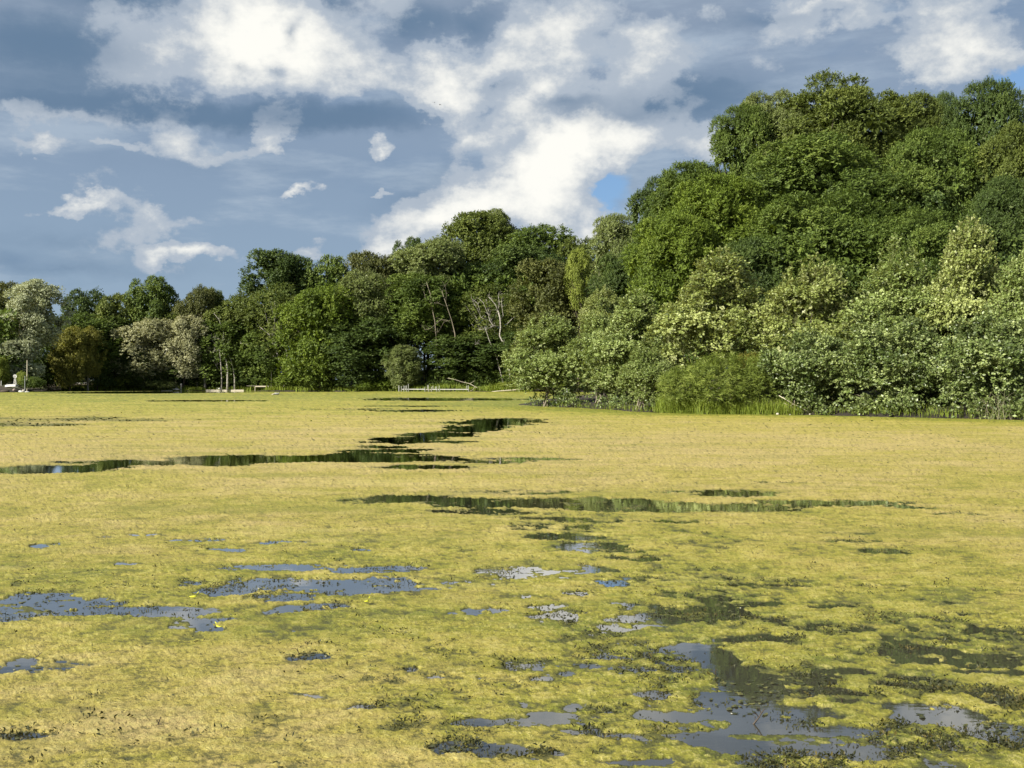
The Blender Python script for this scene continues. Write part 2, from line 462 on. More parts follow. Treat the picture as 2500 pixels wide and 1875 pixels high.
def build_ground():
    xs = axis([(-1400, -260, 120), (-260, -105, 8), (-105, 50, 1.6), (50, 110, 4), (110, 300, 15), (300, 1500, 150)])
    ys = axis([(-300, 20, 20), (20, 110, 1.4), (110, 200, 4), (200, 262, 1.5), (262, 330, 5), (330, 500, 20), (500, 2600, 150)])
    X, Y = np.meshgrid(xs, ys)
    Z = ground_h(X.ravel(), Y.ravel())
    V = np.stack([X.ravel(), Y.ravel(), Z], 1)
    nx, ny = len(xs), len(ys)
    i = np.arange(ny - 1)[:, None] * nx + np.arange(nx - 1)[None, :]
    F = np.stack([i, i + 1, i + nx + 1, i + nx], -1).reshape(-1, 4)
    m, t, out = new_mat('soil')
    pos = t.node('ShaderNodeNewGeometry').outputs['Position']
    n = t.noise(pos, 0.5, 8.0, 0.65)
    n2 = t.noise(pos, 0.12, 4.0, 0.6)
    c = t.ramp(n, [(0.3, (0.020, 0.014, 0.009)), (0.55, (0.055, 0.040, 0.024)), (0.75, (0.085, 0.066, 0.038))])
    c = t.mix(t.smooth(n2, 0.45, 0.62), c, t.ramp(n, [(0.3, (0.025, 0.032, 0.008)), (0.7, (0.075, 0.085, 0.020))]))
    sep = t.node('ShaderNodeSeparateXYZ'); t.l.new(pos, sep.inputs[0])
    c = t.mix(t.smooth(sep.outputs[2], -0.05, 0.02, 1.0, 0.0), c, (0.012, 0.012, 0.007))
    c = t.mix(t.smooth(sep.outputs[2], 0.25, 0.9, 0.92, 0.0), c, (0.014, 0.010, 0.006))  # low bank soil: wet tone plus shade of overhanging alders painted into the colour
    p = t.node('ShaderNodeBsdfPrincipled'); t.put(p.inputs['Base Color'], c); p.inputs['Roughness'].default_value = 0.95
    b = t.node('ShaderNodeBump'); b.inputs['Strength'].default_value = 0.6; b.inputs['Distance'].default_value = 0.15
    t.put(b.inputs['Height'], n); t.put(p.inputs['Normal'], b.outputs[0])
    t.l.new(p.outputs[0], out.inputs[0])
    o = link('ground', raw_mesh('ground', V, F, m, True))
    o['kind'] = 'structure'
build_ground()

# ------------------------------------------------------------------ water
def build_water():
    m, t, out = new_mat('pond_water')
    pos = t.node('ShaderNodeNewGeometry').outputs['Position']
    n = t.noise(t.vmath('MULTIPLY', pos, (1.0, 1.6, 1.0)), 3.0, 4.0, 0.55)
    b = t.node('ShaderNodeBump'); b.inputs['Strength'].default_value = 0.022; b.inputs['Distance'].default_value = 0.02
    t.put(b.inputs['Height'], n)
    gl = t.node('ShaderNodeBsdfGlossy'); gl.inputs['Roughness'].default_value = 0.02; gl.inputs['Color'].default_value = (1, 1, 1, 1)
    t.put(gl.inputs['Normal'], b.outputs[0])
    tr = t.node('ShaderNodeBsdfTransparent'); tr.inputs['Color'].default_value = (0.60, 0.64, 0.46, 1)
    df = t.node('ShaderNodeBsdfDiffuse'); df.inputs['Color'].default_value = (0.095, 0.092, 0.070, 1)
    mud = t.node('ShaderNodeMixShader'); mud.inputs[0].default_value = 0.42
    t.l.new(tr.outputs[0], mud.inputs[1]); t.l.new(df.outputs[0], mud.inputs[2])
    fr = t.node('ShaderNodeFresnel'); fr.inputs['IOR'].default_value = 1.45
    mx = t.node('ShaderNodeMixShader')
    t.put(mx.inputs[0], t.math('MULTIPLY', fr.outputs[0], 1.55, clamp=True)); t.l.new(mud.outputs[0], mx.inputs[1]); t.l.new(gl.outputs[0], mx.inputs[2])
    t.l.new(mx.outputs[0], out.inputs[0])
    V = [(-1400, -300, 0), (1500, -300, 0), (1500, 300, 0), (-1400, 300, 0)]
    o = link('pond_water', raw_mesh('pond_water', V, [(0, 1, 2, 3)], m))
    o['kind'] = 'structure'
build_water()

# ------------------------------------------------------------------ algae mat
# open pools: centre x, centre y, half width, half height in photo pixels, depth; turned into places and sizes on the water
POOLS = [
    (400, 958.0, 240, 3.2, 1.0), (760, 956.0, 170, 1.3, 0.9), (500, 979, 160, 1.6, 1.0), (1090, 975.5, 210, 3.4, 1.1), (1000, 973, 150, 1.5, 0.7),
    (640, 965, 200, 0.8, 0.5), (300, 966, 330, 0.7, 0.5), (1000, 992, 160, 1.6, 0.6), (1020, 1003, 120, 3.0, 0.75), (880, 999, 120, 1.5, 0.6),
    (60, 1026, 330, 16, 0.40), (330, 1025, 170, 6, 0.40), (60, 1038, 170, 6, 0.46),
    (1220, 1030, 120, 9, 1.1), (1165, 1044, 75, 13, 1.1), (1075, 1062, 95, 7, 1.1), (1290, 1031, 60, 5, 0.9), (985, 1081, 100, 5, 1.0), (960, 1101, 140, 5, 0.95), (1010, 1072, 90, 6, 1.05), (920, 1092, 110, 4, 0.9), (900, 1111, 150, 5, 0.95),
    (1090, 1080, 60, 4, 0.6), (900, 1121, 260, 8, 1.0), (620, 1121, 240, 11, 0.95), (760, 1119, 260, 9, 1.0), (1060, 1117, 110, 5, 0.9), (480, 1131, 170, 8, 0.9), (330, 1130, 170, 7, 0.85),
    (70, 1147, 200, 12, 1.05), (190, 1140, 130, 8, 0.9), (1020, 1141, 150, 6, 0.75), (1190, 1128, 120, 4, 0.6), (1330, 1124, 120, 3, 0.5),
    (980, 1218, 140, 11, 1.0), (1130, 1226, 150, 16, 1.0), (1280, 1226, 140, 14, 1.05), (1450, 1229, 170, 16, 1.15), (1650, 1237, 170, 13, 1.15), (1800, 1238, 180, 12, 1.1), (2060, 1229, 190, 9, 1.1), (2230, 1238, 80, 4, 0.8),
    (1200, 1250, 180, 10, 0.62), (1820, 1205, 120, 7, 0.95), (1650, 1203, 130, 4, 0.6), (1250, 1202, 200, 5, 0.5), (1900, 1180, 90, 3, 0.6), (1300, 1122, 150, 4, 0.6),
    (1330, 1290, 130, 12, 0.6), (1400, 1312, 110, 9, 0.8), (1480, 1340, 110, 14, 0.66), (1570, 1365, 80, 8, 0.7), (1380, 1270, 140, 6, 0.6), (1640, 1275, 60, 4, 0.7), (1500, 1275, 100, 3, 0.5),
    (2090, 1327, 80, 6, 0.66), (2200, 1352, 90, 8, 0.66), (2060, 1300, 70, 3, 0.5), (2330, 1255, 50, 2.5, 0.7),
    (1262, 1399, 72, 17, 1.15), (1445, 1390, 50, 12, 0.95), (1480, 1425, 70, 9, 0.7), (1600, 1412, 80, 5, 0.7), (1420, 1455, 40, 7, 0.7),
    (130, 1334, 62, 7, 0.95), (555, 1343, 60, 5, 0.8), (490, 1320, 90, 4, 0.5), (640, 1325, 50, 4, 0.6), (330, 1310, 60, 4, 0.5), (870, 1345, 40, 3, 0.6), (300, 1375, 40, 4, 0.5),
    (700, 1385, 230, 9, 0.9), (900, 1390, 120, 11, 0.9), (760, 1430, 260, 20, 0.72), (920, 1428, 110, 18, 0.95), (570, 1446, 90, 12, 0.95), (990, 1437, 110, 4, 0.8),
    (90, 1468, 150, 24, 1.0), (260, 1492, 220, 15, 1.05), (30, 1500, 90, 22, 0.72), (420, 1494, 90, 17, 0.9), (480, 1520, 110, 18, 0.95), (560, 1535, 50, 9, 0.9), (770, 1487, 110, 15, 0.9), (680, 1462, 110, 9, 0.8),
    (120, 1622, 140, 18, 0.75), (780, 1597, 110, 9, 0.8), (720, 1601, 50, 6, 1.0), (60, 1780, 100, 9, 0.8), (890, 1727, 65, 9, 0.6), (1160, 1764, 100, 8, 0.8), (1090, 1832, 60, 20, 0.9), (1230, 1835, 90, 26, 0.8),
    (1060, 1625, 30, 8, 0.7), (1190, 1655, 120, 6, 0.5), (1320, 1515, 60, 8, 1.0), (1180, 1500, 60, 8, 0.75), (1290, 1490, 40, 6, 0.8),
    (1540, 1519, 90, 17, 1.05), (1470, 1538, 60, 8, 0.7), (1690, 1495, 110, 20, 0.9), (1680, 1514, 80, 9, 0.9), (1850, 1515, 120, 7, 0.7), (1960, 1430, 60, 4, 0.8), (1850, 1475, 100, 6, 0.5),
    (1690, 1592, 100, 22, 0.95), (1660, 1580, 60, 12, 0.7), (1840, 1560, 120, 8, 0.75), (1785, 1648, 80, 40, 0.9), (1880, 1650, 90, 24, 0.9), (1760, 1700, 100, 34, 0.9), (1930, 1690, 80, 14, 0.75),
    (2260, 1605, 170, 22, 1.0), (2140, 1600, 60, 14, 0.9), (2020, 1638, 80, 8, 0.75), (2400, 1635, 100, 8, 0.9), (2440, 1602, 60, 6, 0.7),
    (1840, 1740, 150, 30, 0.80), (1830, 1800, 190, 32, 0.85), (1970, 1806, 160, 40, 1.0), (1700, 1790, 150, 12, 0.95), (1500, 1790, 110, 9, 0.95), (2080, 1830, 110, 20, 0.95), (1620, 1745, 80, 14, 0.75),
    (2230, 1740, 110, 24, 1.0), (2370, 1772, 90, 18, 0.9), (2180, 1722, 90, 14, 0.8), (2420, 1705, 90, 28, 0.62), (2430, 1790, 80, 24, 0.6), (2120, 1880, 160, 16, 0.9), (1520, 1855, 120, 8, 0.8),
    (1340, 1758, 110, 18, 0.6), (1300, 1840, 70, 22, 0.72), (1350, 1660, 60, 6, 0.6), (1450, 1610, 60, 6, 0.5), (1560, 1690, 60, 14, 0.66), (1640, 1740, 50, 9, 0.9),
    (2420, 1540, 70, 6, 0.5), (2300, 1560, 60, 4, 0.5), (2360, 1500, 60, 4, 0.5), (2050, 1480, 60, 4, 0.5), (2200, 1430, 80, 3, 0.5),
    (150, 1700, 50, 6, 0.45), (640, 1690, 40, 5, 0.5), (760, 1700, 50, 4, 0.55), (520, 1800, 40, 5, 0.5),
]

def pool_field(X, Y):
    P = np.zeros_like(X)
    for (px, py, hw, hh, dep) in POOLS:
        d = F_PX * CAM_H / (py - 938.0)
        cx = (px - 1250) / F_PX * d
        rx = hw / F_PX * d
        ry = max(hh * d * d / (F_PX * CAM_H), 0.02)
        r2 = ((X - cx) / rx) ** 2 + ((Y - d) / ry) ** 2
        P = np.maximum(P, dep * np.clip(1.25 - r2, 0, 1))
    return P

def cover_field(X, Y):
    """How far the floating mat reaches over (positive) or under (negative) the water surface."""
    D = np.hypot(X, Y)
    near = 1 - sstep(9, 30, D)
    mid = 1 - sstep(30, 90, D)
    # pools get ragged, drifting outlines
    wx = X + fbm2(X * 1.1, Y * 1.1, 71, 4, 0.6) * (0.10 + 0.02 * D)
    wy = Y + fbm2(X * 1.1 + 50, Y * 1.1, 72, 4, 0.6) * (0.05 + 0.012 * D)
    P = pool_field(wx, wy)
    n1 = fbm2(X * 0.45, Y * 0.45, 11, 4)
    n2 = fbm2(X * 2.6, Y * 2.6, 12, 4, 0.55)
    n3 = fbm2(X * 11, Y * 11, 13, 4, 0.6)
    # the mat is more broken towards the right foreground
    broken = np.exp(-((X - 1.7) / 1.6) ** 2 - ((Y - 5.6) / 3.2) ** 2) + 0.72 * np.exp(-((X - 1.0 - 0.02 * (Y - 11)) / 1.0) ** 2 - ((Y - 11.0) / 3.6) ** 2) + 0.35 * np.exp(-((X + 1.2) / 2.2) ** 2 - ((Y - 8.2) / 1.3) ** 2)
    cov = 0.60 - 0.30 * broken
    cov = cov - P * 1.12
    cov = cov + 0.18 * n1 * mid + (0.22 + 0.22 * broken + 0.10 * P) * n2 * near + (0.24 + 0.12 * broken + 0.30 * P) * n3 * near
    # drifting scraps and thin films inside the openings
    scrap = fbm2(X * 4.5 + 3, Y * 7.5, 15, 4, 0.6)
    cov = np.where((cov < 0.03) & (scrap > 0.30) & (D < 22), np.maximum(cov, -0.05 + 0.28 * np.clip(scrap - 0.30, 0, 0.5) * near), cov)
    return cov, P, n1, n2, n3, broken, near

def build_mat():
    rows, colsN = 560, 720
    t = np.linspace(0, 1, rows)
    yy = 6.55 + (640 - 6.55) * t ** 1.42            # rows closer together far away
    f = F_PX * 1024 / 2500
    dist = f * CAM_H / yy
    inner = np.linspace(-0.53, 0.53, colsN)
    edge = np.linspace(0.545, 2.2, 24)
    ang = np.concatenate([-edge[::-1], inner, edge])
    Y = np.repeat(dist[:, None], len(ang), 1)
    rng = np.random.default_rng(3)
    sp = np.gradient(dist)
    Y = Y + (rng.random(Y.shape) - .5) * np.abs(sp)[:, None] * 0.4
    X = Y * ang[None, :]
    shp = X.shape
    x = X.ravel(); y = Y.ravel()
    cov, P, n1, n2, n3, broken, near = cover_field(x, y)
    sd = land_sd(x, y)
    # thin, half sunken weed stays just below the surface
    n4 = fbm2(x * 38, y * 38, 14, 3, 0.6) * (1 - sstep(5, 14, np.hypot(x, y)))
    z = np.where(cov > 0, 0.002 + 0.006 * sstep(0, 0.35, cov) + (np.maximum(n3, -0.5) * 0.0042 + n4 * 0.0035) * near * sstep(0.0, 0.25, cov) + n2 * 0.002 * sstep(0.05, 0.4, cov) * near, np.maximum(cov, -0.25) * 0.07 + np.minimum(cov + 0.25, 0) * 0.3 - 0.003)
    dd = np.hypot(x, y)
    grain = rng.random(len(x))
    tuft = rng.random(len(x)) - 0.5
    z = z + np.where(cov > 0.02, tuft * np.minimum(0.00147 * dd * 0.42, 0.016) * (0.5 + 0.9 * np.clip(n2 + n4 * .5 + .5, 0, 1)) * (1 - 0.7 * sstep(60, 140, dd)), 0)
    z = np.maximum(z, -0.16)
    V = np.stack([x, y, z], 1)
    nx, ny = shp[1], shp[0]
    i = np.arange(ny - 1)[:, None] * nx + np.arange(nx - 1)[None, :]
    F = np.stack([i, i + nx, i + nx + 1, i + 1], -1).reshape(-1, 4)
    keep = (sd[F].max(1) < 2.5) & (z[F].max(1) > -0.155)
    F = F[keep]
    used = np.unique(F); remap = np.full(len(V), -1); remap[used] = np.arange(len(used))
    V = V[used]; F = remap[F]
    # dryness: tan, sun-bleached algae in the middle distance; greener near the alder bank, far shore and in the foreground
    sdw = -sd
    D = np.hypot(x, y)
    dry = 0.37 + 0.36 * np.exp(-((D - 27) / 16.0) ** 2) + 0.30 * n1 * 0.5 + 0.16 * n2
    dry += 0.30 * np.exp(-((x + 1.6) / 1.6) ** 2 - ((y - 4.6) / 1.6) ** 2)
    dry -= 0.25 * broken
    dry -= 0.75 * np.exp(-np.maximum(sdw, 0) / 3.5)
    dry -= 0.22 * sstep(70, 130, D)
    dry += 0.18 * np.exp(-((D - 48) / 14.0) ** 2)
    wet = np.clip(1.05 - (cov + 0.22 * n4 + 0.10 * n3 * near) / 0.27, 0, 1)
    deep = np.clip(-cov / 0.30, 0, 1)
    attrs = {'dry': ('POINT', np.clip(dry, 0, 1)[used]), 'wet': ('POINT', wet[used]), 'deep': ('POINT', deep[used]), 'grain': ('POINT', grain[used]), 'lump': ('POINT', np.clip(0.5 + 0.5 * (n3 + n4 + n2 * .5) * near, 0, 1)[used])}
    m, tt, out = new_mat('algae')
    pos = tt.node('ShaderNodeNewGeometry').outputs['Position']
    A = lambda n: tt.node('ShaderNodeAttribute', attribute_name=n).outputs['Fac']
    fine = tt.noise(pos, 85.0, 4.0, 0.8)
    fibre = tt.noise(tt.vmath('MULTIPLY', pos, (0.55, 1.0, 1.0)), 21.0, 6.0, 0.72, 0.8)
    mid = tt.noise(pos, 6.0, 7.0, 0.7)
    wide = tt.noise(tt.vmath('MULTIPLY', pos, (0.5, 1.0, 1.0)), 0.8, 8.0, 0.72)
    streak = tt.noise(tt.vmath('MULTIPLY', pos, (0.045, 0.30, 1.0)), 1.0, 9.0, 0.75)
    cen = lambda v, k: tt.math('MULTIPLY', tt.math('SUBTRACT', v, 0.5), k)
    f = tt.math('ADD', A('dry'), cen(mid, 1.1))
    f = tt.math('ADD', f, cen(wide, 1.0))
    f = tt.math('ADD', f, cen(streak, 0.9), clamp=True)
    c = tt.ramp(f, [(0.0, (0.145, 0.172, 0.013)), (0.28, (0.275, 0.260, 0.026)), (0.55, (0.370, 0.308, 0.060)), (0.9, (0.435, 0.335, 0.125))])
    g = tt.math('ADD', tt.math('ADD', cen(fine, 1.1), cen(fibre, 1.2)), tt.math('MULTIPLY', A('lump'), 0.30))
    c = tt.mix(tt.smooth(g, -0.10, 0.12, 0.80, 0.0), c, (0.085, 0.076, 0.018))
    c = tt.mix(tt.smooth(g, 0.22, 0.36, 0.0, 0.65), c, (0.52, 0.46, 0.15))
    c = tt.mix(tt.smooth(tt.math('ADD', cen(wide, 1.0), cen(mid, 0.8)), -0.34, -0.08, 0.6, 0.0), c, (0.110, 0.105, 0.028))
    gr = A('grain')
    c = tt.mix(tt.smooth(gr, 0.0, 0.45, 0.55, 0.0), c, (0.120, 0.112, 0.022))
    c = tt.mix(tt.smooth(gr, 0.72, 1.0, 0.0, 0.50), c, (0.50, 0.43, 0.115))
    c = tt.mix(tt.smooth(gr, 0.03, 0.10, 0.75, 0.0), c, (0.050, 0.044, 0.014))
    dash = tt.noise(tt.vmath('MULTIPLY', pos, (0.55, 2.6, 1.0)), 1.0, 8.0, 0.78)
    blot = tt.noise(tt.vmath('MULTIPLY', pos, (0.16, 0.50, 1.0)), 1.0, 7.0, 0.75)
    c = tt.mix(tt.smooth(tt.math('ADD', cen(dash, 1.0), cen(mid, 0.5)), 0.02, 0.20, 0.0, 0.50), c, (0.165, 0.150, 0.030))
    c = tt.mix(tt.smooth(blot, 0.49, 0.66, 0.0, 0.55), c, (0.190, 0.190, 0.026))
    c = tt.mix(tt.smooth(blot, 0.34, 0.46, 0.35, 0.0), c, (0.50, 0.42, 0.150))
    c = tt.mix(tt.math('MULTIPLY', A('wet'), 0.80), c, (0.062, 0.068, 0.020))
    c = tt.mix(A('deep'), c, (0.013, 0.016, 0.009))
    p = tt.node('ShaderNodeBsdfPrincipled'); tt.put(p.inputs['Base Color'], c)
    p.inputs['Roughness'].default_value = 0.62; p.inputs['Specular IOR Level'].default_value = 0.3
    b = tt.node('ShaderNodeBump'); b.inputs['Strength'].default_value = 1.0; b.inputs['Distance'].default_value = 0.014
    tt.put(b.inputs['Height'], tt.math('ADD', tt.math('ADD', fine, tt.math('MULTIPLY', fibre, 1.6)), mid)); tt.put(p.inputs['Normal'], b.outputs[0])
    tt.l.new(p.outputs[0], out.inputs[0])
    o = link('algae_mat', raw_mesh('algae_mat', V, F, m, True, attrs))
    o['kind'] = 'stuff'
    o['label'] = 'yellow green floating algae covering the pond'
build_mat()

# ------------------------------------------------------------------ foliage
UP = np.array([0, 0, 1.0])
def unit(v):
    return v / (np.linalg.norm(v, axis=-1, keepdims=True) + 1e-9)

def leaf_quads(P, A, N, L, Wd, mid=0.5):
    """Folded leaf blades: P base, A axis, N normal."""
    A = unit(A); S = unit(np.cross(A, N)); N = np.cross(S, A)
    L = L[:, None]; Wd = Wd[:, None]
    m = P + A * L * mid
    V = np.stack([P, m + S * Wd * .5 + N * Wd * .10, P + A * L, m - S * Wd * .5 + N * Wd * .10], 1).reshape(-1, 3)
    F = np.arange(len(P) * 4).reshape(-1, 4)
    return V, F

KINDS = {   # leaf length, width, lobe radius as share of the crown radius, leaves per twig, twig length, upright, cover
    'far':   dict(L=0.32, W=0.21, lobe=0.23, per=6, twig=0.5, up=0.25, k=3.3),
    'bush':  dict(L=0.26, W=0.15, lobe=0.26, per=6, twig=0.5, up=0.35, k=2.0),
    'hill':  dict(L=0.195, W=0.105, lobe=0.27, per=8, twig=0.36, up=0.25, k=3.2),
    'alder': dict(L=0.145, W=0.108, lobe=0.24, per=8, twig=0.40, up=0.6, k=3.1),
    'sallow': dict(L=0.24, W=0.034, lobe=0.27, per=14, twig=0.6, up=0.35, k=2.3),
    'airy':  dict(L=0.30, W=0.17, lobe=0.20, per=6, twig=0.8, up=0.0, k=1.3),
    'conifer': dict(L=0.36, W=0.13, lobe=0.2, per=6, twig=0.6, up=0.1, k=2.8),
}
# crowns are grown once per form and shared, scaled and turned, by the trees of that form
PROTO_DIMS = {'far': (7.0, 6.5, 8.0, 5), 'bush': (4.5, 3.6, 2.6, 2), 'hill': (6.0, 5.5, 6.5, 4), 'alder': (2.9, 2.5, 4.2, 3), 'sallow': (2.1, 1.8, 1.5, 2), 'airy': (5.5, 5.0, 8.0, 1), 'conifer': (2.7, 2.7, 5.5, 1)}
PROTO = {}
def proto(kind, shape, part):
    key = (kind, shape)
    if key not in PROTO:
        rx, ry, rz, n = PROTO_DIMS[kind]
        if kind == 'alder' and shape == 'dome': rx, ry, rz, n = 2.9, 2.4, 2.6, 2
        lst = []
        for q in range(n):
            rng = np.random.default_rng(900 + 37 * q + 11 * len(PROTO))
            V, F, tint, C = crown_arrays(rng, kind, rx, ry, rz, shape, 1.0, 1.0, {'alder': 22 if shape == 'egg' else 9, 'sallow': 36, 'bush': 8}.get(kind, 0))
            low = V[:, 2].reshape(-1, 4).min(1) > -rz * 1.02
            V = V.reshape(-1, 4, 3)[low].reshape(-1, 3); tint = tint[low]
            lst.append((raw_mesh(part, V, np.arange(len(V)).reshape(-1, 4), LM['green'], False, {'tint': ('FACE', tint)}), C, (rx, ry, rz)))
        PROTO[key] = [lst, 0]
    e = PROTO[key]
    e[1] += 1
    return e[0][e[1] % len(e[0])]

def put_crown(rng, kind, shape, rx, ry, rz, leaf, part, root, off):
    me, C, (px, py, pz) = proto(kind, shape, part)
    a = rng.uniform(-0.6, 0.6)
    o = link(part, me, root, tuple(off), (0, 0, a))
    sc = np.array([rx / px, ry / py, rz / pz])
    o.scale = tuple(sc)
    o.material_slots[0].link = 'OBJECT'
    o.material_slots[0].material = LM[leaf]
    Cs = C * sc
    ca, sa = math.cos(a), math.sin(a)
    return np.stack([Cs[:, 0] * ca - Cs[:, 1] * sa, Cs[:, 0] * sa + Cs[:, 1] * ca, Cs[:, 2]], 1) + np.array(off)

def crown_arrays(rng, kind, rx, ry, rz, shape='round', dens=1.0, Lmul=1.0, spires=0):
    """Leaves of a crown centred on the origin; returns verts, faces, tint, lobe centres."""
    q = KINDS[kind]
    L0, W0 = q['L'] * Lmul, q['W'] * Lmul
    Rm = (rx * ry * rz) ** (1 / 3)
    lr = q['lobe'] * Rm
    area = 4 * math.pi * (((rx * ry) ** 1.6 + (rx * rz) ** 1.6 + (ry * rz) ** 1.6) / 3) ** (1 / 1.6)
    n_lobe = int(max(14, {'alder': 1.0, 'hill': 1.15, 'far': 1.15}.get(kind, 1.4) * area / (lr * lr * 2.2)))
    d = unit(rng.normal(size=(n_lobe, 3)))
    # outline: low bumps
    ph = rng.random((7, 3)) * 6.28; fr = rng.normal(size=(7, 3)) * 2.2
    bump = sum(np.cos(d @ fr[i] + ph[i, 0]) for i in range(7)) / 7 * 0.30
    rad = np.where(rng.random(n_lobe) < 0.72, 0.80 + 0.16 * rng.random(n_lobe), 0.35 + 0.45 * rng.random(n_lobe)) + bump
    C = d * rad[:, None]
    if shape == 'cone':
        h = rng.random(n_lobe) ** 1.3 * 2 - 1
        th = rng.random(n_lobe) * 6.283
        rr = (1 - (h + 1) / 2) * (0.65 + 0.35 * rng.random(n_lobe)) + 0.04
        C = np.stack([np.cos(th) * rr, np.sin(th) * rr, h], 1)
    elif shape == 'egg':      # pointed top, wide low
        tz = (C[:, 2] + 1) / 2
        s = np.clip(1.18 - 0.75 * np.clip(tz, 0, 1) ** 1.6, 0.2, 1.2)
        C[:, 0] *= s; C[:, 1] *= s
    elif shape == 'dome':     # full to the ground
        C[:, 2] = np.where(C[:, 2] < 0, C[:, 2] * 1.0, C[:, 2])
        s = 1 + 0.25 * np.clip(-C[:, 2], 0, 1)
        C[:, 0] *= s; C[:, 1] *= s
    C[:, 2] = np.sign(C[:, 2]) * np.abs(C[:, 2]) ** (0.8 if shape == 'round' else 1.0)
    inset = 1 - np.array([0.30, 0.30, 0.65]) * lr / np.array([rx, ry, rz])
    C = C * np.array([rx, ry, rz]) * np.maximum(inset, 0.3)
    lrad = lr * (0.6 + 0.75 * rng.random(n_lobe))
    n_leaf = int(dens * q['k'] * area / (L0 * W0))
    wgt = lrad ** 2 * np.where(C[:, 1] > 0.3 * ry, 0.18, 1.0) * np.where((C[:, 2] > 0.2 * rz) & (kind in ('far', 'hill')), 1.5, 1.0)
    if kind == 'alder': wgt = wgt * np.where(C[:, 2] < -0.1 * rz, 0.62, 1.0)
    n_tw = max(30, n_leaf // q['per'])
    li = rng.choice(n_lobe, n_tw, p=wgt / wgt.sum())
    out_l = unit(C[li] / np.array([rx, ry, rz]) + 1e-6)
    dd = unit(rng.normal(size=(n_tw, 3)) * 0.85 + 0.55 * out_l + np.array([0, -0.1, 0.70]))
    st = C[li] + dd * (lrad[li] * (0.66 + 0.32 * rng.random(n_tw)))[:, None] * np.array([1.06, 1.06, 0.70 if kind == 'alder' else 0.85])
    tl = q['twig'] * Lmul * (0.6 + 0.8 * rng.random(n_tw))
    ax = unit(dd + np.array([0, 0, q['up']]) + rng.normal(size=(n_tw, 3)) * 0.25)
    if spires:
        # long leading shoots that stand out of the crown
        ns = spires
        th = rng.random(ns) * 6.283; rr = np.sqrt(rng.random(ns)) * 0.75
        top = np.stack([np.cos(th) * rr * rx, np.sin(th) * rr * ry, rz * (0.98 - 0.85 * rr ** 2) - 0.25], 1)
        if shape == 'egg': top[:, :2] *= 0.75
        m = 7
        base = np.repeat(top, m, 0) + rng.normal(size=(ns * m, 3)) * 0.05 + np.tile(np.linspace(0, 0.75, m)[:, None] * UP, (ns, 1))
        a2 = unit(rng.normal(size=(ns * m, 3)) * 0.4 + np.array([0, 0, 1.0]))
        st = np.vstack([st, base]); ax = np.vstack([ax, a2]); dd = np.vstack([dd, unit(a2 + rng.normal(size=a2.shape) * .5)])
        tl = np.concatenate([tl, np.full(ns * m, q['twig'] * 0.5)])
        out_l = np.vstack([out_l, unit(top)[np.repeat(np.arange(ns), m)]])
        li = np.concatenate([li, np.zeros(ns * m, int)])
    n_tw = len(st)
    per = q['per']
    tt = np.tile((np.arange(per) + 0.5) / per, n_tw) + (rng.random(n_tw * per) - .5) / per
    ti = np.repeat(np.arange(n_tw), per)
    side = unit(np.cross(ax, UP + rng.normal(size=ax.shape) * 0.3))[ti]
    sgn = np.where(np.tile(np.arange(per), n_tw) % 2 == 0, 1.0, -1.0)[:, None]
    P = st[ti] + ax[ti] * (tl[ti] * tt)[:, None] + np.array([0, 0, -0.10 * Lmul]) * (tt ** 2)[:, None] * q['twig']
    A = unit(ax[ti] * 0.55 + side * sgn * 0.9 + rng.normal(size=P.shape) * 0.35 - UP * 0.15)
    N = unit(0.50 * UP + 0.75 * dd[ti] + 0.35 * out_l[ti] + rng.normal(size=P.shape) * (0.62 if kind == 'alder' else 0.42))
    Ls = L0 * (0.65 + 0.7 * rng.random(len(P))); Ws = W0 * (0.7 + 0.6 * rng.random(len(P)))
    # big shaded leaves deep inside every bough close it to the light
    if kind in ('far', 'hill', 'alder', 'bush'):
        nc = 40
        ci = np.repeat(np.arange(n_lobe), nc)
        q = unit(rng.normal(size=(len(ci), 3)))
        PC = C[ci] + q * (lrad[ci] * 0.50 * rng.random(len(ci)) ** 0.5)[:, None] * np.array([1, 1, 0.8]) - UP * (lrad[ci] * 0.10)[:, None]
        ng = int(n_lobe * 14)      # and the middle of the crown
        g = unit(rng.normal(size=(ng, 3))) * (rng.random(ng) ** 0.4)[:, None] * 0.58
        g = g * np.array([rx, ry, rz]); PC = np.vstack([PC, g])
        if shape == 'egg': PC = PC[np.hypot(PC[:, 0] / rx, PC[:, 1] / ry) < 0.95 - 0.4 * (PC[:, 2] / rz)]
        AC = unit(rng.normal(size=PC.shape)); NC = unit(rng.normal(size=PC.shape) + UP * 0.8)
        sC = lr * (0.30 + 0.25 * rng.random(len(PC)))
        P = np.vstack([P, PC - AC * sC[:, None] * 0.5]); A = np.vstack([A, AC]); N = np.vstack([N, NC])
        Ls = np.concatenate([Ls, sC]); Ws = np.concatenate([Ws, sC * 0.7])
        ti = np.concatenate([ti, np.zeros(len(PC), int)])
    V, F = leaf_quads(P, A, N, Ls, Ws)
    lt = rng.random(n_lobe)
    tint = np.clip(0.5 * rng.random(len(P)) + 0.5 * lt[li[ti]], 0, 1)
    return V, F, tint, C

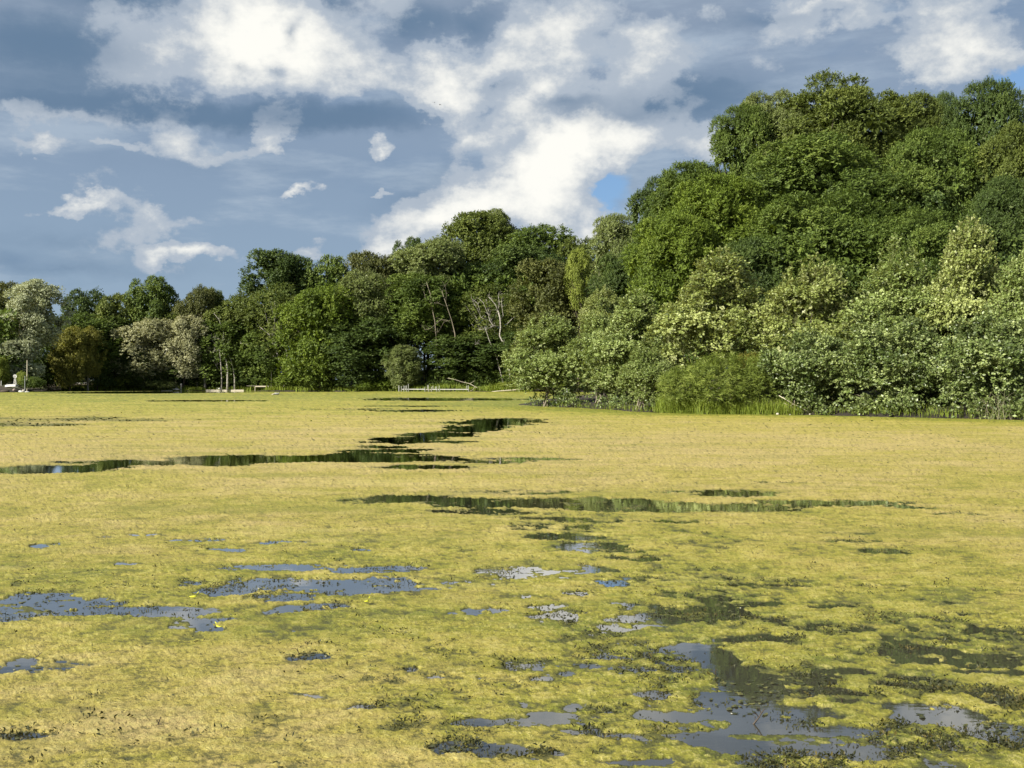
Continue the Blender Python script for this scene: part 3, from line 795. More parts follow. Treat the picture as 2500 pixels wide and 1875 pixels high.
def limbs(mb, rng, base, top, r0, targets, sides=6, wob=0.03):
    base = np.array(base, float); top = np.array(top, float)
    n = 7
    t = np.linspace(0, 1, n)[:, None]
    H = np.linalg.norm(top - base)
    pts = base + (top - base) * t + rng.normal(size=(n, 3)) * wob * H * np.array([1, 1, 0]) * np.sin(t * 3.0)
    rad = r0 * (1 - 0.78 * t[:, 0]); rad[0] *= 1.35
    mb.tube(pts, rad, sides)
    for T in targets:
        T = np.array(T, float)
        f = np.clip(((T[2] - base[2]) / max(H, .1)) * 0.62, 0.15, 0.9) * (0.7 + 0.3 * rng.random())
        i = min(int(f * (n - 1)), n - 2); s0 = pts[i] + (pts[i + 1] - pts[i]) * (f * (n - 1) - i)
        midp = s0 + (T - s0) * 0.5 + np.array([0, 0, -0.06 * np.linalg.norm(T - s0)]) + rng.normal(size=3) * 0.05 * np.linalg.norm(T - s0)
        rr = r0 * (1 - 0.78 * f) * 0.5
        mb.tube([s0, midp, T], [rr, rr * .6, rr * .25], max(4, sides - 2))

SEED = [100]
def tree(name, label, cat, px, ytop, w, ybot, d, kind, leaf, shape='round', group=None, dens=1.0, Lmul=1.0, spires=0, lean=0.0,
         bark=None, depth=1.0, trunk_px=None, n_limb=12, crown_name='crown', r_trunk=None):
    SEED[0] += 1
    rng = np.random.default_rng(SEED[0])
    if kind == 'far' and shape == 'round' and ybot > 860: ybot = min(ybot + 45, 948)
    if kind == 'far' and shape == 'dome': kind = 'bush'
    s = F_PX / d
    X = at(px, d)
    bx = at(trunk_px, d) if trunk_px is not None else X - lean
    z0 = gz(bx, d)
    ztop = CAM_H + (938 - ytop) / s
    zbot = max(CAM_H + (938 - ybot) / s, z0 + (0.0 if shape in ('egg', 'dome') else 0.3))
    rz = (ztop - zbot) / 2
    rx = w / 2 / s * {'far': 1.34, 'hill': 1.30}.get(kind, 1.16)
    root = thing(name, label, cat, (bx, d, z0), 0, group)
    off = np.array([X - bx, 0, (ztop + zbot) / 2 - z0])
    Ct = put_crown(rng, kind, shape, rx, rx * depth, rz, leaf, crown_name, root, off)
    mb = MB()
    H = off[2] + rz * 0.55
    r0 = r_trunk or max(0.05, 0.013 * (ztop - z0) + 0.02)
    pick = rng.choice(len(Ct), min(n_limb, len(Ct)), replace=False)
    limbs(mb, rng, (0, 0, -0.3), (off[0], 0, H), r0, Ct[pick])
    mb.build('trunk', bark or M_BARK, root, True)
    return root

def alder(label, px, ytop, w, ybot, d, leaf='alder', shape='egg', dens=1.0, spires=16, Lmul=1.0, depth=0.85, group='alder bushes at the water'):
    SEED[0] += 1
    rng = np.random.default_rng(SEED[0])
    s = F_PX / d
    X = at(px, d); z0 = max(gz(X, d), -0.2)
    ztop = CAM_H + (938 - ytop) / s - 0.25
    zbot = CAM_H + (938 - ybot) / s
    rz = (ztop - zbot) / 2; rx = w / 2 / s * 1.12
    root = thing('alder_bush', label, 'alder', (X, d, z0), 0, group)
    off = np.array([0, 0, (ztop + zbot) / 2 - z0])
    Ct = put_crown(rng, 'alder', shape, rx, rx * depth, rz, leaf, 'foliage', root, off)
    mb = MB()
    for k in range(5):
        b = np.array([rng.normal() * .18 * rx, rng.normal() * .15 * rx, -0.3])
        sel = Ct[rng.choice(len(Ct), 7, replace=False)]
        tp = np.array([rng.uniform(-.4, .4) * rx, rng.uniform(-.2, .4) * rx, off[2] + rz * (-0.2 + 0.45 * rng.random())])
        limbs(mb, rng, b, tp, 0.07, sel, 5, 0.04)
    mb.build('stems', M_TWIG, root, True)
    return root

# ---- far shore, from left to right
FT = 'trees along the far shore'
ft = lambda label, *a, **k: tree(k.pop('name', 'deciduous_tree'), label, 'tree', *a, group=FT, **k)
ft('brownish green tree at the far left edge, behind the big silver tree', 5, 688, 110, 930, 262, 'far', 'brown')
ft('big silvery white leaved tree leaning over the white windmill', 88, 684, 108, 850, 225, 'far', 'silver', name='silver_maple', trunk_px=24, bark=M_GREYBARK, r_trunk=0.42)
ft('lower silvery tree with drooping limbs left of the windmill, under the big silver tree', 42, 820, 96, 925, 222, 'far', 'silver', name='silver_maple', dens=0.8, trunk_px=30, bark=M_GREYBARK)
ft('pale green sapling cut by the left edge of the photo beside the boats', -4, 872, 42, 940, 215, 'far', 'lime', Lmul=0.7)
ft('round dark green tree rising right of the big silver tree on the skyline', 214, 706, 104, 900, 258, 'far', 'dark')
ft('olive tree with a low flat top between two darker skyline trees', 290, 716, 96, 900, 255, 'far', 'olive')
ft('tall tree with a rounded knob of a crown above the silver willow', 368, 676, 96, 880, 256, 'far', 'green')
ft('brownish round topped tree above the pale cream willow', 476, 686, 78, 880, 254, 'far', 'brown')
ft('small narrow tree top just right of the brownish round topped tree', 524, 706, 52, 900, 258, 'far', 'olive')
ft('mid green tree filling the slope behind the yellowing trees on the left', 235, 765, 150, 880, 250, 'far', 'green')
ft('low spreading green tree over the water right of the windmill', 118, 856, 84, 948, 240, 'far', 'green', shape='dome')
ft('yellowing tree with ochre leaves behind the dark low tree on the left', 172, 797, 64, 905, 238.5, 'far', 'yellow', Lmul=0.85)
ft('smaller yellowing tree with a bare pale trunk above the dark conifer', 221, 797, 50, 880, 242, 'far', 'yellow', Lmul=0.85, trunk_px=217, bark=M_GREYBARK, r_trunk=0.22)
ft('dark cone shaped conifer standing on the lawn by the rowing boat', 238, 832, 60, 944, 238.5 + 8, 'conifer', 'dark', name='conifer_tree', shape='cone', n_limb=6)
ft('silvery willow with a thick pale trunk on the grassy bank', 362, 766, 128, 885, 252, 'far', 'willow', name='silver_willow', trunk_px=351, bark=M_GREYBARK, r_trunk=0.62, Lmul=0.9)
ft('dark green lower tree standing in front of the silvery willow', 345, 855, 92, 922, 251, 'far', 'dark', trunk_px=349)
ft('olive tree rising behind the silvery willow', 425, 742, 110, 910, 256, 'far', 'olive')
ft('cream coloured willow with feathery pale leaves left of the bare white trunks', 466, 766, 84, 880, 250, 'far', 'willow', name='silver_willow', lean=2.0, Lmul=0.9)
ft('dark green tree under the cream coloured willow', 452, 862, 110, 945, 254, 'far', 'dark')
ft('olive brown tree on the skyline above the bare white trunks', 570, 704, 120, 900, 256, 'far', 'olive')
ft('dark tree with ragged open branches on its left, highest of the left skyline', 686, 616, 140, 850, 262, 'far', 'dark')
ft('yellowish green airy birch above the forked white stems', 672, 694, 126, 880, 250, 'airy', 'olive', name='birch_tree', bark=M_BIRCH)
ft('dark green tree standing behind the bare white trunks by the lawn chairs', 560, 770, 130, 935, 253, 'far', 'green')
ft('mid green tree behind the pair of forked birches', 660, 800, 120, 940, 252, 'far', 'green')
ft('mid green tree with a square top right of the ragged topped tree', 792, 626, 110, 880, 262, 'far', 'green')
ft('bright green maple in the middle of the far shore with layered boughs', 785, 684, 150, 905, 241, 'far', 'bright')
ft('brownish green tree on the skyline left of the high wooded hill', 920, 619, 116, 880, 258, 'far', 'brown')
ft('pale tipped green tree below the brownish skyline tree', 888, 660, 112, 860, 243, 'far', 'pale')
ft('dark green tree hanging over the dark hollow left of the white dock', 900, 770, 160, 945, 239, 'far', 'dark')
ft('dark tree at the left shoulder of the high wooded hill', 1000, 582, 80, 850, 262, 'far', 'dark')
ft('pale lime topped tree on the left shoulder of the high wooded hill', 1048, 574, 138, 760, 250, 'far', 'pale')
ft('green tree with grey bare twigs below the pale lime topped tree', 1036, 672, 140, 850, 240, 'far', 'green')
ft('low pale green tree overhanging the left end of the white dock', 985, 842, 72, 940, 233, 'far', 'pale', Lmul=0.8)
ft('tallest tree on the top of the high wooded hill with a tufted crown', 1170, 514, 150, 760, 276, 'far', 'olive')
ft('small tuft topped tree peeking over the top of the high wooded hill', 1203, 511, 62, 640, 278, 'far', 'pale')
ft('broad round tree right of the tufted tree on the hilltop', 1300, 541, 170, 780, 272, 'far', 'green')
ft('dark green tree in the middle of the hillside behind the leaning birch', 1280, 610, 180, 850, 252, 'far', 'dark')
ft('olive tree at the right shoulder of the hill beside the tall right hand trees', 1420, 580, 120, 800, 262, 'far', 'olive')
ft('mid green tree on the hillside above the white dock', 1140, 640, 130, 850, 252, 'far', 'green')
ft('airy birch crown with white branches over the right end of the dock', 1186, 696, 118, 850, 238, 'airy', 'olive', name='birch_tree', bark=M_BIRCH, trunk_px=1228)
ft('dark bushy tree behind the right half of the white dock', 1140, 812, 170, 950, 237, 'far', 'dark')
ft('green tree behind the leaning white birch stem', 1245, 800, 110, 948, 238, 'far', 'green')
ft('brownish dark tree with bare grey twigs left of the tall right hand trees', 1352, 640, 160, 900, 215, 'far', 'brown', Lmul=0.85)
ft('dark tree at the waterline behind the leftmost alder bush', 1330, 780, 150, 955, 222, 'far', 'dark')
ft('slim lime green tree lit up between the hill and the right hand trees', 1412, 606, 46, 760, 208, 'far', 'lime', Lmul=0.7)

# ---- tall trees on the right
RT = 'tall trees on the right bank'
rt = lambda label, *a, **k: tree('deciduous_tree', label, 'tree', *a, group=RT, **k)
rt('pale silvery green tree at the left foot of the tall right hand trees', 1512, 508, 118, 760, 132, 'hill', 'pale', Lmul=1.3)
rt('brownish tree behind the second alder bush, below the pale silvery green tree', 1545, 640, 130, 860, 118, 'hill', 'olive', Lmul=1.2)
rt('dark tree forming the lower left step of the tall right hand skyline', 1606, 432, 120, 720, 116, 'hill', 'dark', Lmul=1.15)
rt('green tree forming the second step up the right hand skyline', 1690, 378, 170, 700, 110, 'hill', 'green', Lmul=1.1, dens=1.45)
rt('tree with a jagged pointed crown on the left slope of the right hand skyline', 1885, 205, 150, 520, 108, 'hill', 'pale', Lmul=1.1, dens=1.45)
rt('tree bulging out at the left below the jagged pointed crown', 1815, 270, 120, 560, 106, 'hill', 'green', Lmul=1.1)
rt('highest broad crown at the top of the right hand trees', 2050, 182, 250, 560, 106, 'hill', 'olive', Lmul=1.1, dens=1.45)
rt('green crown right of the highest broad crown', 2215, 210, 160, 560, 107, 'hill', 'olive', Lmul=1.1, dens=1.45)
rt('dark narrow tree in the dip right of the highest crown', 2308, 203, 70, 560, 112, 'hill', 'dark', Lmul=1.1, dens=1.45)
rt('dark green rounded crown near the upper right corner', 2412, 216, 150, 640, 100, 'hill', 'dark', Lmul=1.05, dens=1.45)
rt('tree cut by the right edge of the photo under the blue sky', 2530, 258, 120, 640, 98, 'hill', 'dark', Lmul=1.05)
rt('bright green tree in the left middle of the tall right hand mass', 1752, 408, 210, 760, 90, 'hill', 'bright')
rt('large green tree in the centre of the tall right hand mass', 2005, 318, 330, 720, 94, 'hill', 'green')
rt('green tree with layered boughs right of the centre of the tall mass', 2272, 335, 200, 740, 92, 'hill', 'green')
rt('olive yellow tree on the right edge of the photo halfway up', 2475, 300, 140, 620, 88, 'hill', 'olive')
rt('bright green tree lowest at the left behind the tall alder', 1650, 500, 190, 860, 84, 'hill', 'bright')
rt('green tree with spreading level boughs behind the middle alders', 2010, 448, 300, 860, 80, 'hill', 'green')
rt('dark green tree in the gap behind the right hand alders', 2455, 450, 150, 820, 76, 'hill', 'dark')
rt('green tree with grey inner branches behind the right alder group', 2270, 505, 190, 860, 74, 'hill', 'green')
rt('dark tree between the second alder bush and the tall alder', 1540, 590, 150, 900, 96, 'hill', 'dark')
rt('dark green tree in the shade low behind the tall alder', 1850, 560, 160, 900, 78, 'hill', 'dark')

# ---- alders at the water
alder('leftmost alder bush standing out into the water, pale leaves', 1335, 760, 184, 992, 75.5)
alder('alder bush second from the left with a two pointed top', 1475, 735, 170, 998, 73)
alder('alder bush with upright shoots between the two pointed one and the tall one', 1560, 712, 200, 1004, 69)
alder('silver tipped small alder peeking out behind the second alder bush', 1470, 694, 100, 860, 79, 'alder2')
alder('small low alder bush in front at the left end of the willow thicket', 1578, 824, 126, 1006, 61.5, spires=10)
alder('tall yellowish alder with a peaked top above the willow thicket', 1768, 614, 270, 985, 64, 'alder2', spires=26)
alder('alder with a ragged top right of the tall peaked one', 1975, 628, 240, 1006, 61, 'alder2', spires=22)
alder('round topped alder between the ragged one and the highest right one', 2195, 590, 260, 1006, 58.5, 'alder', spires=22)
alder('highest alder of the right group with two tall spires', 2370, 545, 230, 1006, 57, 'alder2', spires=30)
alder('alder cut by the right edge of the photo', 2530, 570, 220, 1020, 53, 'alder', spires=16)
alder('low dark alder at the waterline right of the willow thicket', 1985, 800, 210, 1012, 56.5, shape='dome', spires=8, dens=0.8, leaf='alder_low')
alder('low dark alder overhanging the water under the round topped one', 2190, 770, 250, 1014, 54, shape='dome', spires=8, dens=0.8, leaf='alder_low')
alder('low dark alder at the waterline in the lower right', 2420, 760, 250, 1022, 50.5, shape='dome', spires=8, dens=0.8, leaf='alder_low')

# ---- shrubs, willow thicket
def shrub(name, label, px, ytop, w, ybot, d, kind, leaf, cat='shrub', shape='dome', group=None, dens=1.0, Lmul=1.0, depth=0.8, spires=0):
    return tree(name, label, cat, px, ytop, w, ybot, d, kind, leaf, shape, group, dens, Lmul, spires, depth=depth, n_limb=10, crown_name='foliage', r_trunk=0.05)
FS = 'shrubs along the far waterline'
shrub('shrub', 'broad yellow green shrub with a browned top between the conifer and the silvery willow', 296, 908, 96, 954, 251.5, 'far', 'lime', group=FS, Lmul=0.7)
shrub('shrub', 'low grassy shrub with whitish plumes left of the little sailing boat', 398, 926, 92, 954, 251, 'far', 'pale', group=FS, Lmul=0.75)
shrub('shrub', 'green shrub behind the posts left of the lawn chairs', 510, 915, 70, 948, 252.5, 'far', 'olive', group=FS, Lmul=0.7)
shrub('shrub', 'dark green shrub behind the small grey jetty', 612, 905, 90, 948, 252, 'far', 'dark', group=FS, Lmul=0.7)
shrub('shrub', 'bright green shrub right of the small grey jetty', 705, 903, 104, 956, 247.5, 'far', 'bright', group=FS, Lmul=0.75)
shrub('shrub', 'bright green shrub under the layered maple in the middle', 790, 920, 86, 956, 243.5, 'far', 'bright', group=FS, Lmul=0.75)
shrub('shrub', 'low bright shrub between the sandy bank and the white dock', 925, 925, 84, 955, 235, 'far', 'bright', group=FS, Lmul=0.75)
shrub('shrub', 'yellow green shrub beside the lying log at the foot of the leaning birch', 1255, 930, 70, 955, 228.5, 'far', 'lime', group=FS, Lmul=0.55)
shrub('shrub', 'small lit green shrub behind the white windmill', 56, 908, 30, 944, 214, 'far', 'lime', group=FS, Lmul=0.5)
shrub('shrub', 'rounded green shrub right of the thin pole by the windmill', 82, 920, 50, 950, 212.5, 'far', 'green', group=FS, Lmul=0.75)
SW = 'narrow leaved willows in the thicket'
shrub('willow_bush', 'narrow leaved willow bush on the left side of the thicket', 1668, 912, 100, 1011, 58, 'sallow', 'sallow', 'willow', group=SW, spires=40, dens=0.62)
shrub('willow_bush', 'narrow leaved willow bush on the right side of the thicket', 1868, 884, 130, 1013, 57.5, 'sallow', 'sallow', 'willow', group=SW, spires=40, dens=0.62)
shrub('willow_bush', 'taller willow bush in the middle of the thicket', 1765, 886, 160, 1013, 57.4, 'sallow', 'sallow', 'willow', group=SW, spires=40, dens=0.62)
shrub('shrub', 'small rust and yellow bush on top of the willow thicket', 1832, 862, 66, 920, 60.5, 'alder', 'rust', dens=0.7, Lmul=0.8)

# ---- masses nobody could count
def add_leaf_mass(name, label, leaf, pts, rads, per_area, L, Wd, seed):
    rng = np.random.default_rng(seed)
    pts = np.array(pts); rads = np.array(rads)
    n = (per_area * rads ** 2).astype(int) + 4
    li = np.repeat(np.arange(len(pts)), n)
    dd = unit(rng.normal(size=(len(li), 3)) + np.array([0, -0.25, 0.45]))
    P = pts[li] + dd * (rads[li] * (0.55 + 0.5 * rng.random(len(li))))[:, None]
    A = unit(dd + rng.normal(size=P.shape) * 0.8)
    N = unit(UP * 0.7 + dd * 0.6 + rng.normal(size=P.shape) * 0.4)
    V, F = leaf_quads(P, A, N, L * (0.6 + 0.8 * rng.random(len(P))), Wd * (0.6 + 0.8 * rng.random(len(P))))
    gzv = ground_h(P[:, 0], P[:, 1])
    ok = (V[:, 2].reshape(-1, 4).min(1) > np.maximum(gzv, 0.02) - 0.05)
    V = V.reshape(-1, 4, 3)[ok].reshape(-1, 3)
    F = np.arange(len(V)).reshape(-1, 4)
    tint = np.clip(rng.random(len(F)) * 0.6 + 0.4 * rng.random(len(pts))[li[ok]], 0, 1)
    o = link(name, raw_mesh(name, V, F, LM[leaf], False, {'tint': ('FACE', tint)}))
    o['kind'] = 'stuff'; o['label'] = label
    return o

def shore_d(px):
    p = [a for a, b in SHORE[:14]]; q = [b for a, b in SHORE[:14]]
    return float(np.interp(px, p, q))

def far_undergrowth():
    rng = np.random.default_rng(7)
    pts, rads = [], []
    for k in range(620):
        px = rng.uniform(66, 1500)
        back = rng.uniform(2.5, 9)
        if 160 < px < 240 and back < 6: continue
        if 240 < px < 640 and back < 5.5: continue
        d = shore_d(min(px, 1480)) + back
        x = at(px, d); r = rng.uniform(0.5, 1.1)
        z = gz(x, d) + rng.uniform(0.1, 0.9 + 0.55 * back)
        pts.append((x, d, z)); rads.append(r)
    add_leaf_mass('undergrowth', 'dark undergrowth filling the wood along the far shore', 'green', pts, rads, 90, 0.32, 0.2, 8)
    pts, rads = [], []
    for k in range(900):      # deeper in the wood, taller
        px = rng.uniform(-120, 1500)
        d = shore_d(min(px, 1480)) + rng.uniform(13, 32)
        if 955 < px < 1095: d += 12
        x = at(px, d); r = rng.uniform(1.5, 2.6)
        top = np.interp(px, [60, 500, 640, 800, 1000, 1500], [15, 15, 20, 19, 24, 22])
        z = gz(x, d) + rng.uniform(0.5, top)
        pts.append((x, d, z)); rads.append(r)
    add_leaf_mass('far_wood', 'dark leafy depth of the wood behind the trees of the far shore', 'green', pts, rads, 12, 0.9, 0.65, 12)
far_undergrowth()

def near_undergrowth():
    rng = np.random.default_rng(9)
    pts, rads = [], []
    for k in range(700):
        px = rng.uniform(1300, 2650); d = rng.uniform(58, 112)
        x = at(px, d)
        sd = float(land_sd(np.array([x]), np.array([d]))[0])
        if sd < 3: continue
        r = rng.uniform(0.5, 1.1)
        z = gz(x, d) + rng.uniform(0.1, 2.0 + min(sd, 30) * 0.28)
        pts.append((x, d, z)); rads.append(r)
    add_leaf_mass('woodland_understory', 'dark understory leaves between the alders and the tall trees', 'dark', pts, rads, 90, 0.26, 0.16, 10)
    pts, rads = [], []
    for k in range(520):
        px = rng.uniform(1560, 2700); d = rng.uniform(98, 120)
        x = at(px, d); r = rng.uniform(1.0, 1.8)
        skyl = np.interp(px, [1450, 1550, 1640, 1760, 1850, 2000, 2300, 2500, 2700], [640, 560, 480, 420, 330, 260, 280, 300, 340])
        top = CAM_H + (938 - skyl - 95) / F_PX * d
        z0 = gz(x, d)
        pts.append((x, d, rng.uniform(z0 + 2, max(z0 + 3, top)))); rads.append(r)
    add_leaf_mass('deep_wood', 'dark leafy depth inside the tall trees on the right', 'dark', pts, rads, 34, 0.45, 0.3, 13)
    # leafy skirt hanging over the waterline
    pts, rads = [], []
    cl = rng.uniform(1290, 2640, 46)
    for k in range(260):
        px = cl[rng.integers(46)] + rng.normal() * 22
        if 1600 < px < 1960: continue
        q = [a for a, b in SHORE[16:]]; w = [b for a, b in SHORE[16:]]
        d = float(np.interp(px, q, w)) + rng.uniform(-0.15, 1.3)
        r = rng.uniform(0.15, 0.42)
        pts.append((at(px, d), d, max(gz(at(px, d), d), 0) + rng.uniform(0.08, 0.65))); rads.append(r)
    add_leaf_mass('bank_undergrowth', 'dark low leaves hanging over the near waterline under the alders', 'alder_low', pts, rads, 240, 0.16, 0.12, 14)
near_undergrowth()

def blades(name, label, mat, P, H, Wd, seed, bend=0.35):
    rng = np.random.default_rng(seed)
    n = len(P)
    th = rng.random(n) * 6.283
    side = np.stack([np.cos(th), np.sin(th), np.zeros(n)], 1)
    ln = unit(rng.normal(size=(n, 3)) * np.array([1, 1, 0])) * bend * (rng.random(n) ** 0.7)[:, None]
    mid = P + (UP * 0.6 + ln * 0.35) * H[:, None]
    tip = P + (UP * 0.95 + ln * 1.1) * H[:, None]
    w = Wd[:, None] * side
    V = np.stack([P - w * .5, P + w * .5, mid + w * .42, mid - w * .42, tip], 1).reshape(-1, 3)
    i = np.arange(n)[:, None] * 5
    F = np.vstack([i + np.array([[0, 1, 2, 3]]), i + np.array([[3, 2, 4, 4]])])
    me_f = np.vstack([i + np.array([[0, 1, 2]]), i + np.array([[0, 2, 3]]), i + np.array([[3, 2, 4]])])
    tint = rng.random(n)
    o = link(name, raw_mesh(name, V, me_f, mat, False, {'tint': ('FACE', np.tile(tint, 3))}))
    o['kind'] = 'stuff'; o['label'] = label
    return o

def far_grass():
    rng = np.random.default_rng(21)
    n = 16000
    px = rng.uniform(150, 1300, n)
    d = np.interp(px, [a for a, b in SHORE[:14]], [b for a, b in SHORE[:14]]) + rng.random(n) ** 1.4 * 8 + 0.1
    x = (px - 1250) / F_PX * d
    sd = land_sd(x, d)
    h = (0.40 + 0.95 * rng.random(n)) * (0.60 + 0.5 * np.clip(fbm2(x * .25, d * .25, 90, 3) + .6, 0, 1.4))
    lawn = (np.abs(px - 200) < 45) & (sd > 1.2)
    h = np.where(lawn, h * 0.3, h)
    keep = sd > 0.05
    P = np.stack([x, d, ground_h(x, d, sd) - 0.03], 1)[keep]
    blades('shore_grass', 'bright green grass along the far waterline', LM['grass'], P, h[keep], np.full(keep.sum(), 0.15), 22)
far_grass()

def near_grass():
    rng = np.random.default_rng(23)
    n = 9000
    px = np.concatenate([rng.uniform(1600, 1960, 4500), rng.uniform(1290, 2640, 2500), rng.normal(1668, 32, 2000)])
    t = rng.random(n)
    y0 = np.interp(px, [a for a, b in SHORE[17:]], [b for a, b in SHORE[17:]])
    d = y0 + t ** 1.3 * 1.8 - 0.05
    x = (px - 1250) / F_PX * d
    sd = land_sd(x, d)
    h = 0.18 + 0.5 * rng.random(n) ** 1.5 * np.where(np.abs(px - 1668) < 60, 1.8, np.where(np.abs(px - 1770) < 170, 1.3, 0.7))
    keep = sd > 0.0
    P = np.stack([x, d, ground_h(x, d, sd) - 0.03], 1)[keep]
    blades('bank_grass', 'grass at the foot of the willow thicket', LM['grass'], P, h[keep], np.full(keep.sum(), 0.022), 24, 0.5)
near_grass()

# ---- bare white stems and birches on the far shore
def stem_thing(name, label, cat, d, base_px, zoom, paths, mat, group=None, seed=1, back=0.0):
    """paths: list of (part name, points in a zoomed view, radius start, radius end); zoom = (x0, y0, factor)."""
    x0, y0, k = zoom
    rng = np.random.default_rng(seed)
    first = paths[0][1][0]
    X, Z = at(x0 + first[0] / k, d, y0 + first[1] / k)
    zg = gz(X, d)
    root = thing(name, label, cat, (X, d, zg), 0, group)
    for pn, pts, r0, r1 in paths:
        P = []
        for (a, b) in pts:
            xx, zz = at(x0 + a / k, d, y0 + b / k)
            P.append((xx - X, rng.normal() * 0.08 + back * max(0.0, 1 - (zz - zg) / 9.0), zz - zg))
        if pn == 'trunk' and pts[0] == first:
            P.insert(0, (P[0][0], 0, -0.3))
        rr = np.linspace(r0, r1, len(P))
        mb = MB(); mb.tube(P, rr, 6)
        mb.build(pn, mat, root, True)
        if pn in ('trunk', 'branch') and d > 200 and cat != 'stump':
            tw = MB()
            for _ in range(8):
                q = len(P) - 1 - int(rng.random() * max(1, len(P) * 0.6)); b = np.array(P[q]); L = rng.uniform(0.5, 1.6)
                e = b + np.array([rng.normal() * .6, rng.normal() * .3, rng.uniform(0.1, 1.0)]) * L
                tw.tube([b, (b + e) / 2 + np.array([0, 0, 0.08 * L]), e], [0.022, 0.016, 0.008], 4)
            tw.build('twigs', mat, root)['kind'] = 'stuff'
    return root
Z6 = (480, 750, 8.296)
BS = 'bare white stems on the far shore'
stem_thing('bare_trunk', 'tall leaning bare white trunk forking near its top, right of the other two', 'bare trunk', 247.5, 0, Z6, [
    ('trunk', [(770, 1430), (740, 1260), (690, 1050), (620, 900), (560, 760), (520, 700)], 0.17, 0.13),
    ('branch', [(520, 700), (545, 600), (548, 520), (505, 420), (450, 250), (350, 130)], 0.11, 0.03),
    ('branch', [(520, 700), (470, 650), (380, 625), (290, 630), (215, 665)], 0.09, 0.025)], M_BIRCH, BS, 1)
stem_thing('bare_trunk', 'pale thick based trunk with a thin curved top between two bare stems', 'bare trunk', 247.0, 0, Z6, [
    ('trunk', [(625, 1470), (632, 1270), (600, 1080), (560, 980), (490, 890)], 0.27, 0.08),
    ('branch', [(490, 890), (440, 860), (370, 870), (300, 930)], 0.06, 0.02),
    ('branch', [(440, 860), (400, 770), (335, 700)], 0.045, 0.015)], M_BIRCH, BS, 2)
stem_thing('bare_trunk', 'straight snapped off white snag, leftmost of three bare stems', 'bare trunk', 247.3, 0, Z6, [
    ('trunk', [(505, 1425), (495, 1150), (465, 840)], 0.15, 0.11), ('branch', [(470, 1300), (400, 1190), (340, 1090)], 0.03, 0.02)], M_BIRCH, BS, 3)
stem_thing('birch_tree', 'white birch stem leaning left with a long arching side branch', 'birch', 246.6, 0, Z6, [
    ('trunk', [(1770, 1430), (1710, 1240), (1680, 1150), (1640, 980), (1600, 820), (1560, 770), (1500, 650), (1470, 560), (1430, 520), (1350, 460), (1270, 390)], 0.14, 0.06),
    ('branch', [(1640, 1010), (1560, 995), (1490, 1010), (1430, 1050), (1340, 1080)], 0.06, 0.03),
    ('branch', [(1592, 800), (1590, 740), (1590, 620), (1560, 540), (1510, 550)], 0.07, 0.03),
    ('branch', [(1530, 400), (1480, 350), (1440, 280)], 0.04, 0.03)], M_BIRCH, BS, 4)
stem_thing('birch_tree', 'upright white birch stem, rightmost of the far white stems', 'birch', 246.9, 0, Z6, [
    ('trunk', [(1840, 1380), (1835, 1000), (1800, 720), (1750, 590), (1720, 430), (1710, 270), (1680, 170), (1620, 140)], 0.14, 0.05),
    ('branch', [(1700, 150), (1740, 20)], 0.05, 0.02), ('branch', [(1750, 570), (1800, 480), (1835, 430)], 0.04, 0.02),
    ('branch', [(1715, 440), (1650, 390), (1620, 250)], 0.05, 0.025)], M_BIRCH, BS, 5)
stem_thing('bare_trunk', 'curved pale branch like stem arching left in front of the birches', 'bare trunk', 246.2, 0, Z6, [
    ('trunk', [(1515, 1185), (1430, 1050), (1330, 920), (1220, 850), (1100, 820), (1000, 750), (880, 730)], 0.12, 0.03)], M_BIRCH, BS, 6)
stem_thing('tree_stump', 'short broken pale stump under the cream coloured willow', 'stump', 249.5, 0, Z6, [
    ('trunk', [(172, 1460), (170, 1350), (165, 1285)], 0.34, 0.26)], M_GREYBARK, None, 7)
Z5 = (1160, 740, 7.54)
stem_thing('birch_tree', 'leaning white birch with a forked top over the right end of the dock', 'birch', 229.5, 0, Z5, [
    ('trunk', [(515, 1460), (480, 1330), (440, 1180), (400, 1020), (320, 830), (260, 690), (200, 510), (180, 465)], 0.13, 0.05),
    ('branch', [(180, 470), (75, 500)], 0.05, 0.02), ('branch', [(180, 470), (310, 452)], 0.04, 0.02),
    ('branch', [(70, 680), (65, 740), (10, 770)], 0.05, 0.03)], M_BIRCH, BS, 8)
stem_thing('birch_tree', 'thick white birch trunk with many upright white limbs, right of the dock', 'birch', 230.0, 0, Z5, [
    ('trunk', [(640, 1300), (600, 1000), (575, 880), (520, 740), (450, 600), (470, 450), (460, 280), (420, 140)], 0.17, 0.17),
    ('branch', [(420, 140), (380, 40), (300, -60), (240, -110)], 0.13, 0.03), ('branch', [(430, 130), (445, 0), (425, -140)], 0.11, 0.03),
    ('branch', [(470, 300), (515, 240), (495, 80), (480, -20)], 0.08, 0.03),
    ('branch', [(480, 440), (330, 420), (270, 330), (245, 220), (150, 0), (90, -60)], 0.09, 0.03), ('branch', [(270, 330), (110, 270), (40, 100), (-40, -20)], 0.07, 0.025),
    ('branch', [(585, 390), (690, 280), (810, 225)], 0.07, 0.03), ('branch', [(100, 180), (50, 20), (-70, -90)], 0.06, 0.02)], M_BIRCH, BS, 9)
Z3 = (800, 480, 3.19)
